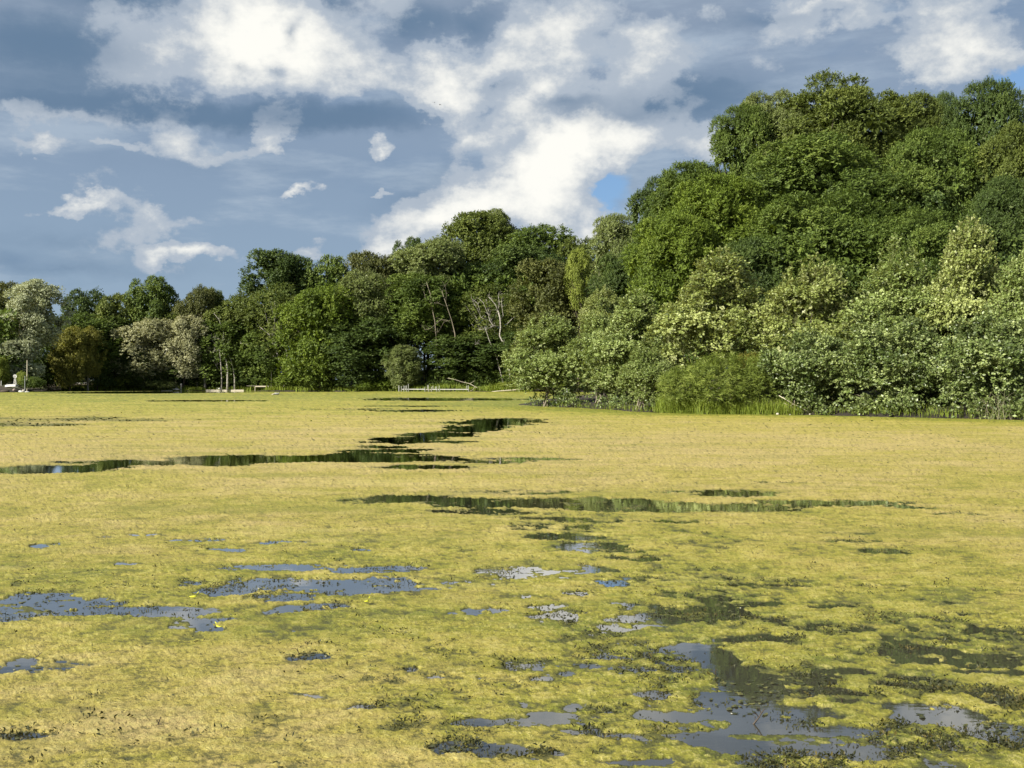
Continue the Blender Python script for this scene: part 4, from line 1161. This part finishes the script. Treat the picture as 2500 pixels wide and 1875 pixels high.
stem_thing('dead_tree', 'grey dead tree with drooping bare twigs above the middle of the dock', 'dead tree', 231.5, 0, Z3, [
    ('trunk', [(1000, 1400), (990, 1065), (965, 960), (930, 860), (890, 740)], 0.16, 0.05),
    ('branch', [(965, 990), (930, 965), (880, 960), (800, 1030), (760, 1040)], 0.07, 0.02), ('branch', [(930, 860), (860, 830), (800, 830)], 0.05, 0.02),
    ('branch', [(920, 830), (925, 760), (915, 700)], 0.04, 0.015), ('branch', [(965, 960), (905, 980), (860, 1060)], 0.04, 0.015)], M_TWIG, None, 10, 9.0)
stem_thing('dead_tree', 'pale bare stem rising through the tree left of the grey dead tree', 'dead tree', 232.5, 0, Z3, [
    ('trunk', [(850, 1350), (835, 970), (815, 880), (800, 760), (770, 670)], 0.16, 0.05), ('branch', [(815, 880), (760, 790), (740, 700)], 0.05, 0.02)], M_TWIG, None, 11, 9.0)
stem_thing('fallen_branch', 'fallen pale branch arching down to the water at the right end of the dock', 'branch', 227.0, 0, (900, 900, 6.32), [
    ('stem', [(1800, 365), (1700, 310), (1650, 285), (1560, 235), (1430, 205), (1330, 170), (1220, 150)], 0.09, 0.03),
    ('side_branch', [(1650, 285), (1600, 330), (1560, 350)], 0.04, 0.02), ('side_branch', [(1560, 235), (1620, 200), (1640, 190)], 0.03, 0.02)], M_DRYWOOD, None, 12)
stem_thing('fallen_log', 'pale log lying along the waterline below the leaning birch', 'log', 224.5, 0, (900, 900, 6.32), [
    ('log', [(1900, 358), (2000, 348), (2120, 340), (2215, 334), (2380, 322)], 0.06, 0.15), ('side_branch', [(2080, 342), (2100, 362)], 0.05, 0.03)], M_DRYWOOD, None, 13)

# ---- sandy bank
def sand_bank():
    rng = np.random.default_rng(41)
    m = plain('dry_sand', (0.34, 0.28, 0.19), 0.95, 0.3, 2.5, 0.4)
    nx, ny = 26, 14
    X, Y = np.meshgrid(np.linspace(-1, 1, nx), np.linspace(-1, 1, ny))
    x = at(866, 239) + X.ravel() * 2.0 + Y.ravel() * 0.5; y = 239.4 + Y.ravel() * 2.2
    g = ground_h(x, y)
    hump = np.clip(1 - X.ravel() ** 2 - Y.ravel() ** 2, 0, 1)
    z = g - 0.12 + hump * (0.75 + 0.35 * fbm2(x * 1.2, y * 1.2, 44, 3)) + (Y.ravel() + 1) * 0.28 * hump
    i = np.arange(ny - 1)[:, None] * nx + np.arange(nx - 1)[None, :]
    F = np.stack([i, i + 1, i + nx + 1, i + nx], -1).reshape(-1, 4)
    o = link('sand_bank', raw_mesh('sand_bank', np.stack([x, y, z], 1), F, m, True)); o['kind'] = 'structure'
sand_bank()

# ---- white dock
def white_dock():
    d = 224.0; zd = CAM_H + (938 - 950.6) / F_PX * d
    x0 = at(1060, d)
    t = thing('dock', 'white dock of two level spans on posts in the shade of the trees', 'dock', (x0, d, 0))
    for a, b, zoff, mt in ((980.7, 1038, 0, M_WHITE), (1053.5, 1146, -0.03, M_WHITE), (1038.2, 1053.3, -0.06, M_GREYWOOD)):
        xa, xb = at(a, d) - x0, at(b, d) - x0
        MB().box(((xa + xb) / 2, -0.62, zd + zoff - 0.02), (xb - xa, 0.05, 0.17)).build('side_rail', mt, t)
        MB().box(((xa + xb) / 2, 0.62, zd + zoff - 0.02), (xb - xa, 0.05, 0.17)).build('side_rail', mt, t)
        n = int((xb - xa) / 0.62)
        first = None
        for k in range(n):
            w = (xb - xa) / n
            if first is None:
                first = MB().box((0, 0, 0), (w - 0.02, 1.18, 0.04)).mesh('deck_plank', M_ALU if mt is M_WHITE else mt)
            link('deck_plank', first, t, (xa + w * (k + .5), 0, zd + zoff + 0.05))
    post = None
    for px, yt, side in ((972.8, 942, 1), (975, 942, -1), (980.7, 943.5, -1), (987, 942, -1), (993, 942, -1), (997.8, 938, -1), (1038, 946, -1), (1043, 941, 1), (1047, 941, -1),
                         (1053.8, 945, -1), (1056.6, 943, 1), (1063, 944.7, 1), (1067, 944.3, -1), (1072.8, 942.4, -1), (1139.7, 942, 1), (1144, 941.5, -1)):
        x, zt = at(px, d, yt)
        m = MB(); m.tube([(0, 0, -0.8), (0, 0, zt)], 0.05, 7); m.box((0, 0, zt), (0.13, 0.13, 0.05))
        m.build('post', M_ALU, t).location = (x - x0, 0.70 * side, 0)
    lx, rx_ = at(987, d) - x0, at(993, d) - x0
    for yv in (943.8, 946.4, 949):
        z = CAM_H + (938 - yv) / F_PX * d
        MB().tube([(lx, -0.70, z), (rx_, -0.70, z)], 0.03, 6).build('ladder_rung', M_ALU, t)
white_dock()

# ---- small grey jetty
def grey_jetty():
    d = 246.5; x0 = at(640, d)
    t = thing('jetty', 'small grey wooden jetty on two pale posts right of the lawn chairs', 'jetty', (x0, d, 0))
    zt = CAM_H + (938 - 942.5) / F_PX * d
    xa, xb = at(604, d) - x0, at(657, d) - x0
    n = 12; w = (xb - xa) / n
    pl = MB().box((0, 0, 0), (w - 0.03, 1.3, 0.06)).mesh('deck_plank', M_GREYWOOD)
    for k in range(n): link('deck_plank', pl, t, (xa + (k + .5) * w, 0, zt))
    for s in (-1, 1): MB().box(((xa + xb) / 2 + 1.0, 0.6 * s, zt - 0.14), (xb - xa - 2.0, 0.06, 0.2)).build('side_beam', M_DRYWOOD, t)
    for px, s in ((624, -0.5), (628.8, 0.5), (655, -0.5), (655, 0.5)):
        MB().tube([(at(px, d) - x0, s, -0.8), (at(px, d) - x0, s, zt + 0.03)], 0.07, 7).build('post', M_DRYWOOD, t)
grey_jetty()

# ---- lawn chairs and bits on the grassy bank
def lawn_chair(px, label, mat, d=250.0, rz=0.0):
    x = at(px, d); z = gz(x, d)
    t = thing('lawn_chair', label, 'chair', (x, d, z), rz, 'lawn chairs on the far bank')
    MB().box((0, 0.0, 0.36), (0.52, 0.52, 0.05), rx=R(-8)).build('seat', mat, t)
    for k in range(5):
        h = 0.66 - 0.05 * abs(k - 2)
        MB().box((-0.22 + 0.11 * k, 0.30, 0.36 + h / 2), (0.10, 0.035, h), rx=R(-16)).build('back_slat', mat, t)
    for s in (-1, 1):
        MB().box((0.31 * s, 0.02, 0.56), (0.12, 0.66, 0.035)).build('armrest', mat, t)
        MB().box((0.30 * s, -0.25, 0.27), (0.08, 0.06, 0.54)).build('leg', mat, t)
        MB().box((0.30 * s, 0.32, 0.27), (0.08, 0.06, 0.54)).build('leg', mat, t)
lawn_chair(555.5, 'white lawn chair standing alone left of the grey one', M_WHITE, rz=0.2)
lawn_chair(567.6, 'grey lawn chair between the two white ones', M_GREYPAINT, rz=-0.1)
lawn_chair(574.5, 'white lawn chair next to the grey board on a post', M_WHITE, rz=-0.15)

def notice_board():
    d = 250.5; x = at(586.5, d); z = gz(x, d)
    t = thing('board', 'grey upright board with a small white panel beside the lawn chairs', 'board', (x, d, z))
    MB().box((0, 0, 0.75), (0.85, 0.10, 1.10)).build('panel', M_GREYPAINT, t)
    MB().box((0.02, -0.056, 0.72), (0.20, 0.012, 0.34)).build('white_panel', M_WHITE, t)
    for s in (-1, 1): MB().box((0.36 * s, 0.07, 0.55), (0.08, 0.04, 1.5)).build('post', M_GREYWOOD, t)
notice_board()

def hull(name, L, B, H, mat, parent, upside=False, loc=(0, 0, 0)):
    """A small boat hull along x, pointed bow at -x, open on top (or turned over)."""
    n, m = 12, 9
    outer = []
    for i in range(n):
        t = i / (n - 1)
        wd = B / 2 * min(1.0, math.sin(min(t * 1.9, 1.0) * math.pi / 2) ** 0.8 + 0.02) * (1 - 0.15 * max(0, t - .6))
        sheer = H * (1 + 0.25 * (1 - t) ** 2)
        for j in range(m):
            a = -math.pi / 2 + math.pi * j / (m - 1)
            outer.append((-L / 2 + L * t + (0.12 * L * (1 - t) * 0 ), wd * math.sin(a), sheer - sheer * max(0, math.cos(a)) ** 0.55 * (1 - 0.3 * (1 - t) ** 3)))
    V = np.array(outer)
    inner = V.copy(); inner[:, 1] *= 0.88; inner[:, 2] = inner[:, 2] * 0.92 + 0.05
    F = []
    for i in range(n - 1):
        for j in range(m - 1):
            q = i * m + j
            F.append((q, q + 1, q + m + 1, q + m)); F.append((n * m + q, n * m + q + m, n * m + q + m + 1, n * m + q + 1))
        for j in (0, m - 1):
            q = i * m + j; F.append((q, q + m, n * m + q + m, n * m + q))
    for j in range(m - 1):
        q = (n - 1) * m + j; F.append((q, q + 1, n * m + q + 1, n * m + q))
    V = np.vstack([V, inner])
    if upside: V[:, 2] = H * 1.25 - V[:, 2]; V[:, 1] *= -1
    mb = MB(); mb.add(V + np.array(loc), F)
    return mb.build(name, mat, parent, True)

def little_sailboat():
    d = 249.3; x0 = at(430, d)
    t = thing('sailing_boat', 'tiny white sailing boat with a bare mast pulled up at the waterline', 'sailing boat', (x0, d, 0.16), 0.15)
    hull('hull', 1.5, 0.8, 0.28, M_WHITE, t)
    MB().box((0.1, 0, 0.28), (1.0, 0.6, 0.04)).build('deck', M_WHITE, t)
    MB().box((0.2, 0, 0.42), (0.5, 0.4, 0.26)).build('cockpit_cover', M_GREYPAINT, t)
    MB().tube([(0, 0, 0.25), (-0.03, 0, 1.3), (-0.12, 0, 2.6)], [0.05, 0.045, 0.03], 7).build('mast', M_DRYWOOD, t)
little_sailboat()

def lawn_boat():
    d = 256.0; x0 = at(205, d); z = gz(x0, d)
    t = thing('rowing_boat', 'small white boat lying on the sloping lawn beside the dark conifer', 'boat', (x0, d, z + 0.02), 0.1)
    hull('hull', 3.2, 0.95, 0.32, M_WHITE, t, upside=True)
    MB().box((0, 0, 0.40), (2.7, 0.06, 0.05)).build('keel', M_WHITE, t)
    MB().box((1.35, 0, 0.50), (0.45, 0.5, 0.22)).build('stern_box', M_WHITE, t)
lawn_boat()

def grass_boat():
    d = 249.6; x0 = at(535, d); z = gz(x0, d)
    t = thing('rowing_boat', 'low white upturned boat in the grass left of the lawn chairs', 'boat', (x0, d, z + 0.1), -0.2)
    hull('hull', 1.9, 0.8, 0.34, M_WHITE, t, upside=True)
    MB().box((0, 0, 0.42), (1.4, 0.05, 0.05)).build('keel', M_WHITE, t)
grass_boat()

def post(px, yt, yb, d, label, mat, r=0.05, cap=False):
    x = at(px, d); z0 = gz(x, d); zt = CAM_H + (938 - yt) / F_PX * d
    t = thing('post', label, 'post', (x, d, z0))
    MB().tube([(0, 0, -0.3), (0, 0, (zt - z0) * .5), (0.02, 0, zt - z0)], [r, r * .95, r * .85], 7).build('shaft', mat, t)
    if cap: MB().box((0.05, 0, zt - z0), (0.32, 0.25, 0.22)).build('box', M_WHITE, t)
post(442, 938.5, 953, 249.0, 'short white post with a box on top right of the little sailing boat', M_WHITE, 0.07, True)
post(481, 932, 947, 250.5, 'thin brown post standing in the grass left of the white snag', M_GREYBARK, 0.05)
post(60.7, 918, 959, 207.2, 'thin dark pole at the water right of the windmill', M_GREYPAINT, 0.07)
post(66, 880, 925, 213.0, 'pale pole rising into the dark trees right of the windmill', M_DRYWOOD, 0.09)
post(3, 930, 944, 209.0, 'short white post at the left edge of the photo', M_WHITE, 0.09)

def seawall():
    d = 247.6; xa, xb = at(503, d), at(596, d)
    t = thing('timber_edging', 'long pale timber edging along the waterline below the lawn chairs', 'edging', ((xa + xb) / 2, d - 0.25, 0.0))
    n = 5; w = (xb - xa) / n
    for k in range(n): MB().box((xa + (k + .5) * w - (xa + xb) / 2, 0, 0.12), (w - 0.04, 0.18, 0.32)).build('beam', M_DRYWOOD, t)
    d = 249.6; xa, xb = at(396, d), at(423, d)
    t = thing('float_board', 'low pale floating board left of the little sailing boat', 'board', ((xa + xb) / 2, d - 0.4, 0.0))
    for k in range(3): MB().box(((k - 1) * (xb - xa) / 3, 0, 0.10), ((xb - xa) / 3 - .04, 0.7, 0.16)).build('plank', M_DRYWOOD, t)
seawall()

def windmill():
    d = 209.5; x0 = at(37, d); z0 = gz(x0, d)
    t = thing('garden_windmill', 'small white garden windmill with a round wheel on a lattice tower', 'windmill', (x0, d, z0))
    zt = CAM_H + (938 - 924.5) / F_PX * d - z0
    for sx in (-1, 1):
        for sy in (-1, 1):
            MB().tube([(0.30 * sx, 0.30 * sy, -0.05), (0.09 * sx, 0.09 * sy, zt)], 0.05, 6).build('leg', M_WHITE, t)
    for k in range(3):
        f = 0.2 + 0.28 * k; r = 0.30 - 0.21 * f; z = zt * f; r2 = 0.30 - 0.21 * (f + .24); z2 = zt * (f + .24)
        for s in (-1, 1):
            MB().tube([(-r, r * s, z), (r2, r2 * s, z2)], 0.03, 5).build('brace', M_WHITE, t)
            MB().tube([(-r, r * s, z), (r, r * s, z)], 0.03, 5).build('brace', M_WHITE, t)
    zc = CAM_H + (938 - 919.3) / F_PX * d - z0
    MB().tube([(0, 0, zt - 0.02), (0, 0, zc)], 0.05, 6).build('neck', M_WHITE, t)
    rot = bpy.data.objects.new('wheel', None)
    bl = MB()
    a0, a1 = 0.10, 0.37
    w0, w1 = 0.05, 0.10
    bl.add([(a0, 0, -w0), (a0, 0.02, w0), (a1, 0.03, w1), (a1, -0.03, -w1), (a0, 0.012, -w0), (a0, 0.032, w0), (a1, 0.042, w1), (a1, -0.018, -w1)],
           [(0, 3, 2, 1), (4, 5, 6, 7), (0, 1, 5, 4), (2, 3, 7, 6), (0, 4, 7, 3), (1, 2, 6, 5)])
    me = bl.mesh('blade', M_WHITE)
    wh = MB().tube([(0, 0.03, 0), (0, -0.06, 0)], 0.10, 12).build('wheel', M_GREYPAINT, t); wh.location = (0, -0.12, zc)
    for k in range(12):
        link('blade', me, wh, (0, 0, 0), (0, k * math.pi / 6, 0))
    MB().box((0, 0.32, zc), (0.03, 0.5, 0.22)).build('tail_vane', M_WHITE, t)
windmill()

def rock(name, label, px, y, d, size, mat, seed, z=None, group=None):
    rng = np.random.default_rng(seed)
    bm_v = []
    nu, nv = 9, 6
    for j in range(nv + 1):
        for i in range(nu):
            th = i / nu * 6.283; ph = -math.pi / 2 + math.pi * j / nv
            bm_v.append((math.cos(th) * math.cos(ph), math.sin(th) * math.cos(ph), math.sin(ph)))
    V = np.array(bm_v); off = rng.normal(size=(5, 3)) * 1.6; ph = rng.random(5) * 6.28
    k = 1 + sum(np.cos(V @ off[i] + ph[i]) for i in range(5)) * 0.07
    V = V * k[:, None] * np.array(size) / 2
    F = [(j * nu + i, j * nu + (i + 1) % nu, (j + 1) * nu + (i + 1) % nu, (j + 1) * nu + i) for j in range(nv) for i in range(nu)]
    x = at(px, d)
    if z is None: z = max(gz(x, d), 0.0) + size[2] * 0.28
    o = link(name, raw_mesh(name, V, np.array(F), mat, True), None, (x, d, z), (0, 0, rng.random() * 0.6))
    tag(o, label, 'stone', group)
RK = 'stones at the water edge'
rock('stone', 'reddish boulder at the left point below the windmill', 34.5, 952, 206.6, (0.75, 0.6, 0.6), M_REDSTONE, 1, group=RK)
rock('stone', 'white topped stone right of the reddish boulder at the left point', 49.5, 951, 206.9, (0.9, 0.6, 0.55), M_WHITE, 2, group=RK)
rock('stone', 'pale grey stone beside the thin dark pole at the left point', 57, 950, 207.2, (0.6, 0.6, 0.65), M_STONE, 3, group=RK)
rock('stone', 'low white stone in the water at the tip of the left point', 66.5, 958, 207.0, (0.95, 0.5, 0.32), M_WHITE, 4, z=0.05, group=RK)
rock('stone', 'flat pale stone at the waterline left of the pole', 54, 958, 206.0, (0.9, 0.5, 0.3), M_WHITE, 5, z=0.05, group=RK)
rock('stone', 'dark boulder in the shade under the upturned dinghy', 12, 956, 204.5, (1.8, 0.9, 0.7), M_BARK, 6, group=RK)
rock('stone', 'pale cobble at the foot of the willow thicket, largest there', 1899, 1011.5, 55.0, (0.17, 0.15, 0.13), M_STONE, 7, z=0.05, group=RK)
rock('stone', 'small pale pebble stone just off the bank right of the largest cobble', 1929, 1015, 54.4, (0.08, 0.07, 0.06), M_STONE, 8, z=0.03, group=RK)
rock('stone', 'pale cobble at the lower end of the bleached driftwood', 1978, 1011, 54.7, (0.12, 0.10, 0.10), M_STONE, 9, z=0.05, group=RK)

def dinghy():
    d = 207.6; x0 = at(27, d); z = gz(x0, d)
    t = thing('dinghy', 'white upturned dinghy lying on the left point beside the windmill', 'boat', (x0, d, z + 0.05), -0.15)
    hull('hull', 2.6, 1.1, 0.42, M_WHITE, t, upside=True)
    MB().box((0, 0, 0.52), (2.0, 0.05, 0.06)).build('keel', M_GREYPAINT, t)
    MB().box((1.31, 0, 0.28), (0.04, 0.7, 0.25)).build('transom', M_GREYPAINT, t)
dinghy()

def driftwood():
    stem_thing('driftwood', 'bleached dead branches lying on the bank right of the willow thicket', 'driftwood', 55.3, 0, (1850, 900, 11.06), [
        ('stem', [(1440, 1215), (1150, 1050), (980, 970), (830, 890), (580, 730)], 0.030, 0.018),
        ('side_branch', [(950, 960), (870, 1030), (800, 1120), (790, 1250)], 0.018, 0.014), ('side_branch', [(905, 1010), (895, 1120), (900, 1250)], 0.016, 0.012),
        ('side_branch', [(985, 970), (980, 1060), (992, 1120)], 0.02, 0.012), ('side_branch', [(1100, 1030), (1110, 1080), (1080, 1110)], 0.014, 0.01),
        ('side_branch', [(985, 960), (985, 860)], 0.012, 0.008), ('side_branch', [(1060, 940), (1150, 932), (1280, 955), (1410, 1005)], 0.012, 0.01),
        ('side_branch', [(860, 1030), (700, 930)], 0.014, 0.01), ('side_branch', [(930, 1030), (840, 1190)], 0.012, 0.01)], M_DRYWOOD, None, 31)
driftwood()

def reed_clump():
    rng = np.random.default_rng(51)
    d0 = 47.8; x0 = at(2455, d0)
    t = thing('reed_clump', 'clump of thin arching grey green stems at the lower right waterline', 'reeds', (x0, d0, 0))
    me = MB(); me2 = MB()
    for k in range(64):
        b = np.array([rng.normal() * 0.55, rng.normal() * 0.35, -0.1])
        h = rng.uniform(0.6, 1.7); a = rng.normal() * 0.5 + (-0.45 if k % 3 == 0 else 0.1); q = rng.uniform(0.1, 1.0)
        P = [b + np.array([a * h * s * s * q * 1.6, rng.normal() * 0.01, h * (s - 0.35 * q * s ** 3)]) for s in np.linspace(0, 1, 7)]
        (me if k % 2 else me2).tube(P, np.linspace(0.009, 0.004, 7), 4)
    me.build('stems', M_TWIG, t); me2.build('green_stems', plain('reed_green', (0.16, 0.18, 0.06), 0.6), t)
reed_clump()

# ---- bird on the water, birds in the sky
def waterbird():
    d = 157.0; x0 = at(676, d)
    t = thing('waterbird', 'pale waterbird with a dark head resting on the algae far out', 'bird', (x0, d, 0.03), 0.2)
    rng = np.random.default_rng(1)
    def ell(c, s, nu=12, nv=8, tail=0.0):
        V = []
        for j in range(nv + 1):
            for i in range(nu):
                th = i / nu * 6.283; ph = -math.pi / 2 + math.pi * j / nv
                x, y, z = math.cos(th) * math.cos(ph), math.sin(th) * math.cos(ph), math.sin(ph)
                V.append((c[0] + s[0] * x, c[1] + s[1] * y * (1 - 0.3 * x), c[2] + s[2] * z + tail * max(0, -x) ** 2))
        F = [(j * nu + i, j * nu + (i + 1) % nu, (j + 1) * nu + (i + 1) % nu, (j + 1) * nu + i) for j in range(nv) for i in range(nu)]
        return V, F
    m = MB(); m.add(*ell((0.0, 0, 0.12), (0.36, 0.17, 0.15), tail=0.12))
    m.tube([(0.24, 0, 0.16), (0.33, 0, 0.28), (0.34, 0, 0.36)], [0.07, 0.05, 0.045], 8)
    m.build('body', M_WHITE, t, True)
    h = MB(); h.add(*ell((0.37, 0, 0.40), (0.085, 0.06, 0.065))).build('head', M_BLACK, t, True)
    MB().tube([(0.44, 0, 0.395), (0.53, 0, 0.38)], [0.025, 0.008], 6).build('beak', M_GREYBARK, t)
    for s in (-1, 1):
        w = MB(); w.add(*ell((-0.05, 0.13 * s, 0.16), (0.28, 0.05, 0.10), tail=0.08)); w.build('wing', M_ALU, t, True)
    t2 = thing('floating_foam', 'small pale drift lump on the algae left of the waterbird', 'driftwood', (at(669, d), d - 0.2, 0.02), 0.4)
    MB().tube([(-0.3, 0, 0.02), (-0.05, 0, 0.10), (0.32, 0, 0.05)], [0.04, 0.10, 0.05], 8).build('piece', M_DRYWOOD, t2, True)
    t2.name = 'driftwood'
waterbird()

def sky_bird(px, y, d, label, size, seed):
    X, Z = at(px, d, y)
    t = thing('flying_bird', label, 'bird', (X, d, Z), seed * 1.3, 'birds in the sky')
    MB().tube([(-0.5, 0, 0), (-0.2, 0, 0), (0.2, 0, 0.02), (0.45, 0, 0.03)], [0.02 * size, 0.09 * size, 0.10 * size, 0.03 * size], 7).build('body', M_BLACK, t, True)
    for s in (-1, 1):
        m = MB(); c = size * 0.5
        m.add([(0.15, 0.05 * s, 0.05), (-0.15, 0.05 * s, 0.05), (-0.12, 0.5 * s * size, 0.28 * size), (0.12, 0.5 * s * size, 0.30 * size), (-0.22, 1.0 * s * size, 0.12 * size),
               (0.15, 0.05 * s, 0.02), (-0.15, 0.05 * s, 0.02), (-0.12, 0.5 * s * size, 0.25 * size), (0.12, 0.5 * s * size, 0.27 * size), (-0.22, 1.0 * s * size, 0.10 * size)],
              [(0, 1, 2, 3), (3, 2, 4, 4), (5, 8, 7, 6), (8, 9, 7, 7), (0, 3, 8, 5), (3, 4, 9, 8), (2, 7, 9, 4), (1, 6, 7, 2)])
        m.build('wing', M_BLACK, t)
sky_bird(1060, 251, 420, 'tiny dark bird in front of the cloud, higher of the two', 0.7, 1)
sky_bird(1074.5, 256.5, 400, 'tiny dark bird in front of the cloud, lower of the two', 0.8, 2)

# ---- weeds in and around the pools
M_WEED = leaf_mat('water_weed', (0.016, 0.020, 0.006), (0.042, 0.046, 0.012), (0.120, 0.095, 0.022), trans=0.15, clump=3.0)
M_PAD = leaf_mat('floating_leaf', (0.03, 0.035, 0.012), (0.07, 0.075, 0.022), (0.19, 0.18, 0.05), trans=0.05, clump=3.0, spec=0.4, rough=0.35)
def weeds():
    rng = np.random.default_rng(61)
    n = 120000
    u = rng.random(n)
    D = 1 / (1 / 4.0 * (1 - u) + 1 / 34.0 * u)
    X = D * rng.uniform(-0.52, 0.52, n); Y = D
    cov, P_, n1, n2, n3, br, near = cover_field(X, Y)
    rim = np.exp(-((cov + 0.02) / 0.16) ** 2) * 0.85 + np.where((cov < 0) & (fbm2(X * 3, Y * 3, 66, 3) > 0.25), 0.25, 0) + 0.012 + 0.06 * (fbm2(X * 1.3, Y * 1.3, 67, 4) > 0.55)
    ok = rng.random(n) < rim * 1.5 * sstep(-0.25, 0.45, fbm2(X * 1.9, Y * 2.6, 69, 4, 0.6))
    X, Y, cov, D = X[ok], Y[ok], cov[ok], D[ok]
    n = len(X); per = 4
    idx = np.repeat(np.arange(n), per)
    base = np.stack([X, Y, np.where(cov > 0, 0.012, -0.004)], 1)[idx] + rng.normal(size=(n * per, 3)) * np.array([0.022, 0.022, 0.002])
    A = unit(rng.normal(size=base.shape) + np.array([0, 0, 0.55]))
    A[:, 2] = np.abs(A[:, 2]) * 0.8 + 0.02
    N = unit(rng.normal(size=base.shape) + UP * 0.6)
    sz = (0.008 + 0.018 * rng.random(n) ** 1.6)[idx] * (0.7 + 0.6 * rng.random(n * per))
    V, F = leaf_quads(base, A, N, sz, sz * 0.42)
    o = link('water_weeds', raw_mesh('water_weeds', V, F, M_WEED, False, {'tint': ('FACE', rng.random(n)[idx])}))
    o['kind'] = 'stuff'; o['label'] = 'dark water weeds poking up in and around the pools'
    # small oval leaves lying on open water
    n = 26000
    u = rng.random(n); D = 1 / (1 / 4.0 * (1 - u) + 1 / 13.0 * u)
    X = D * rng.uniform(-0.52, 0.52, n); Y = D
    cov, P_, n1, n2, n3, br, near = cover_field(X, Y)
    cl = fbm2(X * 1.6, Y * 1.6, 68, 3)
    ok = (cov < -0.04) & (cl > 0.1) & (rng.random(n) < 0.30)
    X, Y = X[ok], Y[ok]; n = len(X)
    th = rng.random(n) * 6.283; a = 0.010 + 0.016 * rng.random(n) ** 1.5; b = a * (0.45 + 0.25 * rng.random(n))
    k = 8
    ph = np.arange(k) / k * 6.283
    lx = a[:, None] * np.cos(ph); ly = b[:, None] * np.sin(ph)
    V = np.stack([X[:, None] + lx * np.cos(th)[:, None] - ly * np.sin(th)[:, None], Y[:, None] + lx * np.sin(th)[:, None] + ly * np.cos(th)[:, None],
                  np.full((n, k), 0.004) + 0.003 * np.cos(ph * 2)[None, :]], -1).reshape(-1, 3)
    F = np.arange(n * k).reshape(n, k)
    o = link('floating_leaves', raw_mesh('floating_leaves', V, F, M_PAD, False, {'tint': ('FACE', rng.random(n))}))
    o['kind'] = 'stuff'; o['label'] = 'small oval leaves floating on the open pools'
weeds()

def float_leaf(px, y, size, label, seed):
    d = F_PX * CAM_H / (y - 938); x = at(px, d)
    rng = np.random.default_rng(seed)
    k = 10; ph = np.arange(k) / k * 6.283
    a, b = size, size * 0.6
    V = np.vstack([[(0, 0, 0.006)], np.stack([a * np.cos(ph), b * np.sin(ph), 0.004 * np.cos(2 * ph) + 0.008], 1), [(0, 0, 0.002)], np.stack([a * np.cos(ph), b * np.sin(ph), 0.004 * np.cos(2 * ph) + 0.005], 1)])
    F = []
    for i in range(k):
        j = (i + 1) % k
        F += [(0, 1 + i, 1 + j, 1 + j), (k + 1, k + 2 + j, k + 2 + i, k + 2 + i), (1 + i, k + 2 + i, k + 2 + j, 1 + j)]
    mb = MB(); mb.add(V, F)
    t = thing('fallen_leaf', label, 'leaf', (x, d, 0.022), rng.random() * 3, 'yellow leaves on the algae')
    mb.build('blade', M_YLEAF, t, True); t.rotation_euler = (0.15, -0.1, rng.random() * 3)
    MB().tube([(a * 0.95, 0, 0.02), (a * 1.5, 0, 0.03)], 0.003, 5).build('stalk', M_YLEAF, t)
M_YLEAF = plain('yellow_leaf', (0.55, 0.55, 0.03), 0.5, 0.15, 30.0)
float_leaf(535, 1540, 0.024, 'bright yellow green leaf at the lower end of the left pool', 1)
float_leaf(895, 1477, 0.022, 'bright yellow leaf on the mat right of the left pool', 2)
float_leaf(472, 1465, 0.03, 'yellow leaf lying on the algae island in the left pool', 3)

M_DTWIG = plain('wet_dark_twig', (0.035, 0.024, 0.014), 0.7, 0.3, 30.0)
def twig(px, y, h, label, seed, lean=0.3, mat=None):
    d = F_PX * CAM_H / (y - 938); x = at(px, d)
    rng = np.random.default_rng(seed)
    t = thing('twig', label, 'twig', (x, d, 0.0), 0, 'dark twigs sticking up from the algae')
    m = mat or M_DTWIG
    P = [np.array([0, 0, -0.03])]
    for k in range(5): P.append(P[-1] + np.array([lean * h / 5 + rng.normal() * h * .03, rng.normal() * h * 0.03, h / 5]))
    MB().tube(P, np.linspace(0.006, 0.0025, 6) * max(h / 0.10, 0.8), 5).build('stem', m, t)
    for i in (2, 3, 4):
        e = P[i] + np.array([rng.normal() * h * .35, rng.normal() * h * .2, h * .22])
        MB().tube([P[i], (P[i] + e) / 2 + np.array([0, 0, .01]), e], 0.0022 * max(h / 0.10, 0.8), 4).build('side_twig', m, t)
twig(1828, 1768, 0.10, 'branched dark twig leaning right in the lower right pool', 1, 0.7)
twig(378, 1773, 0.07, 'forked dark twig on the algae in the lower left', 2, 0.35)
twig(731, 1600, 0.07, 'thin dark twig beside the small pool left of the centre', 3, -0.15)
twig(2058, 1716, 0.055, 'short brown stub beside the bright yellow patch on the right', 4, -0.1)
twig(1745, 1648, 0.06, 'dark bent twig at the left edge of the right hand pool', 5, 0.1)
twig(70, 1607, 0.06, 'arched dark twig at the top of the dull pool on the left edge', 6, 1.2)
twig(2378, 1885, 0.05, 'yellow green plant tip cut by the bottom edge at the lower right', 7, -0.4, plain('fresh_shoot', (0.32, 0.36, 0.03), 0.5))
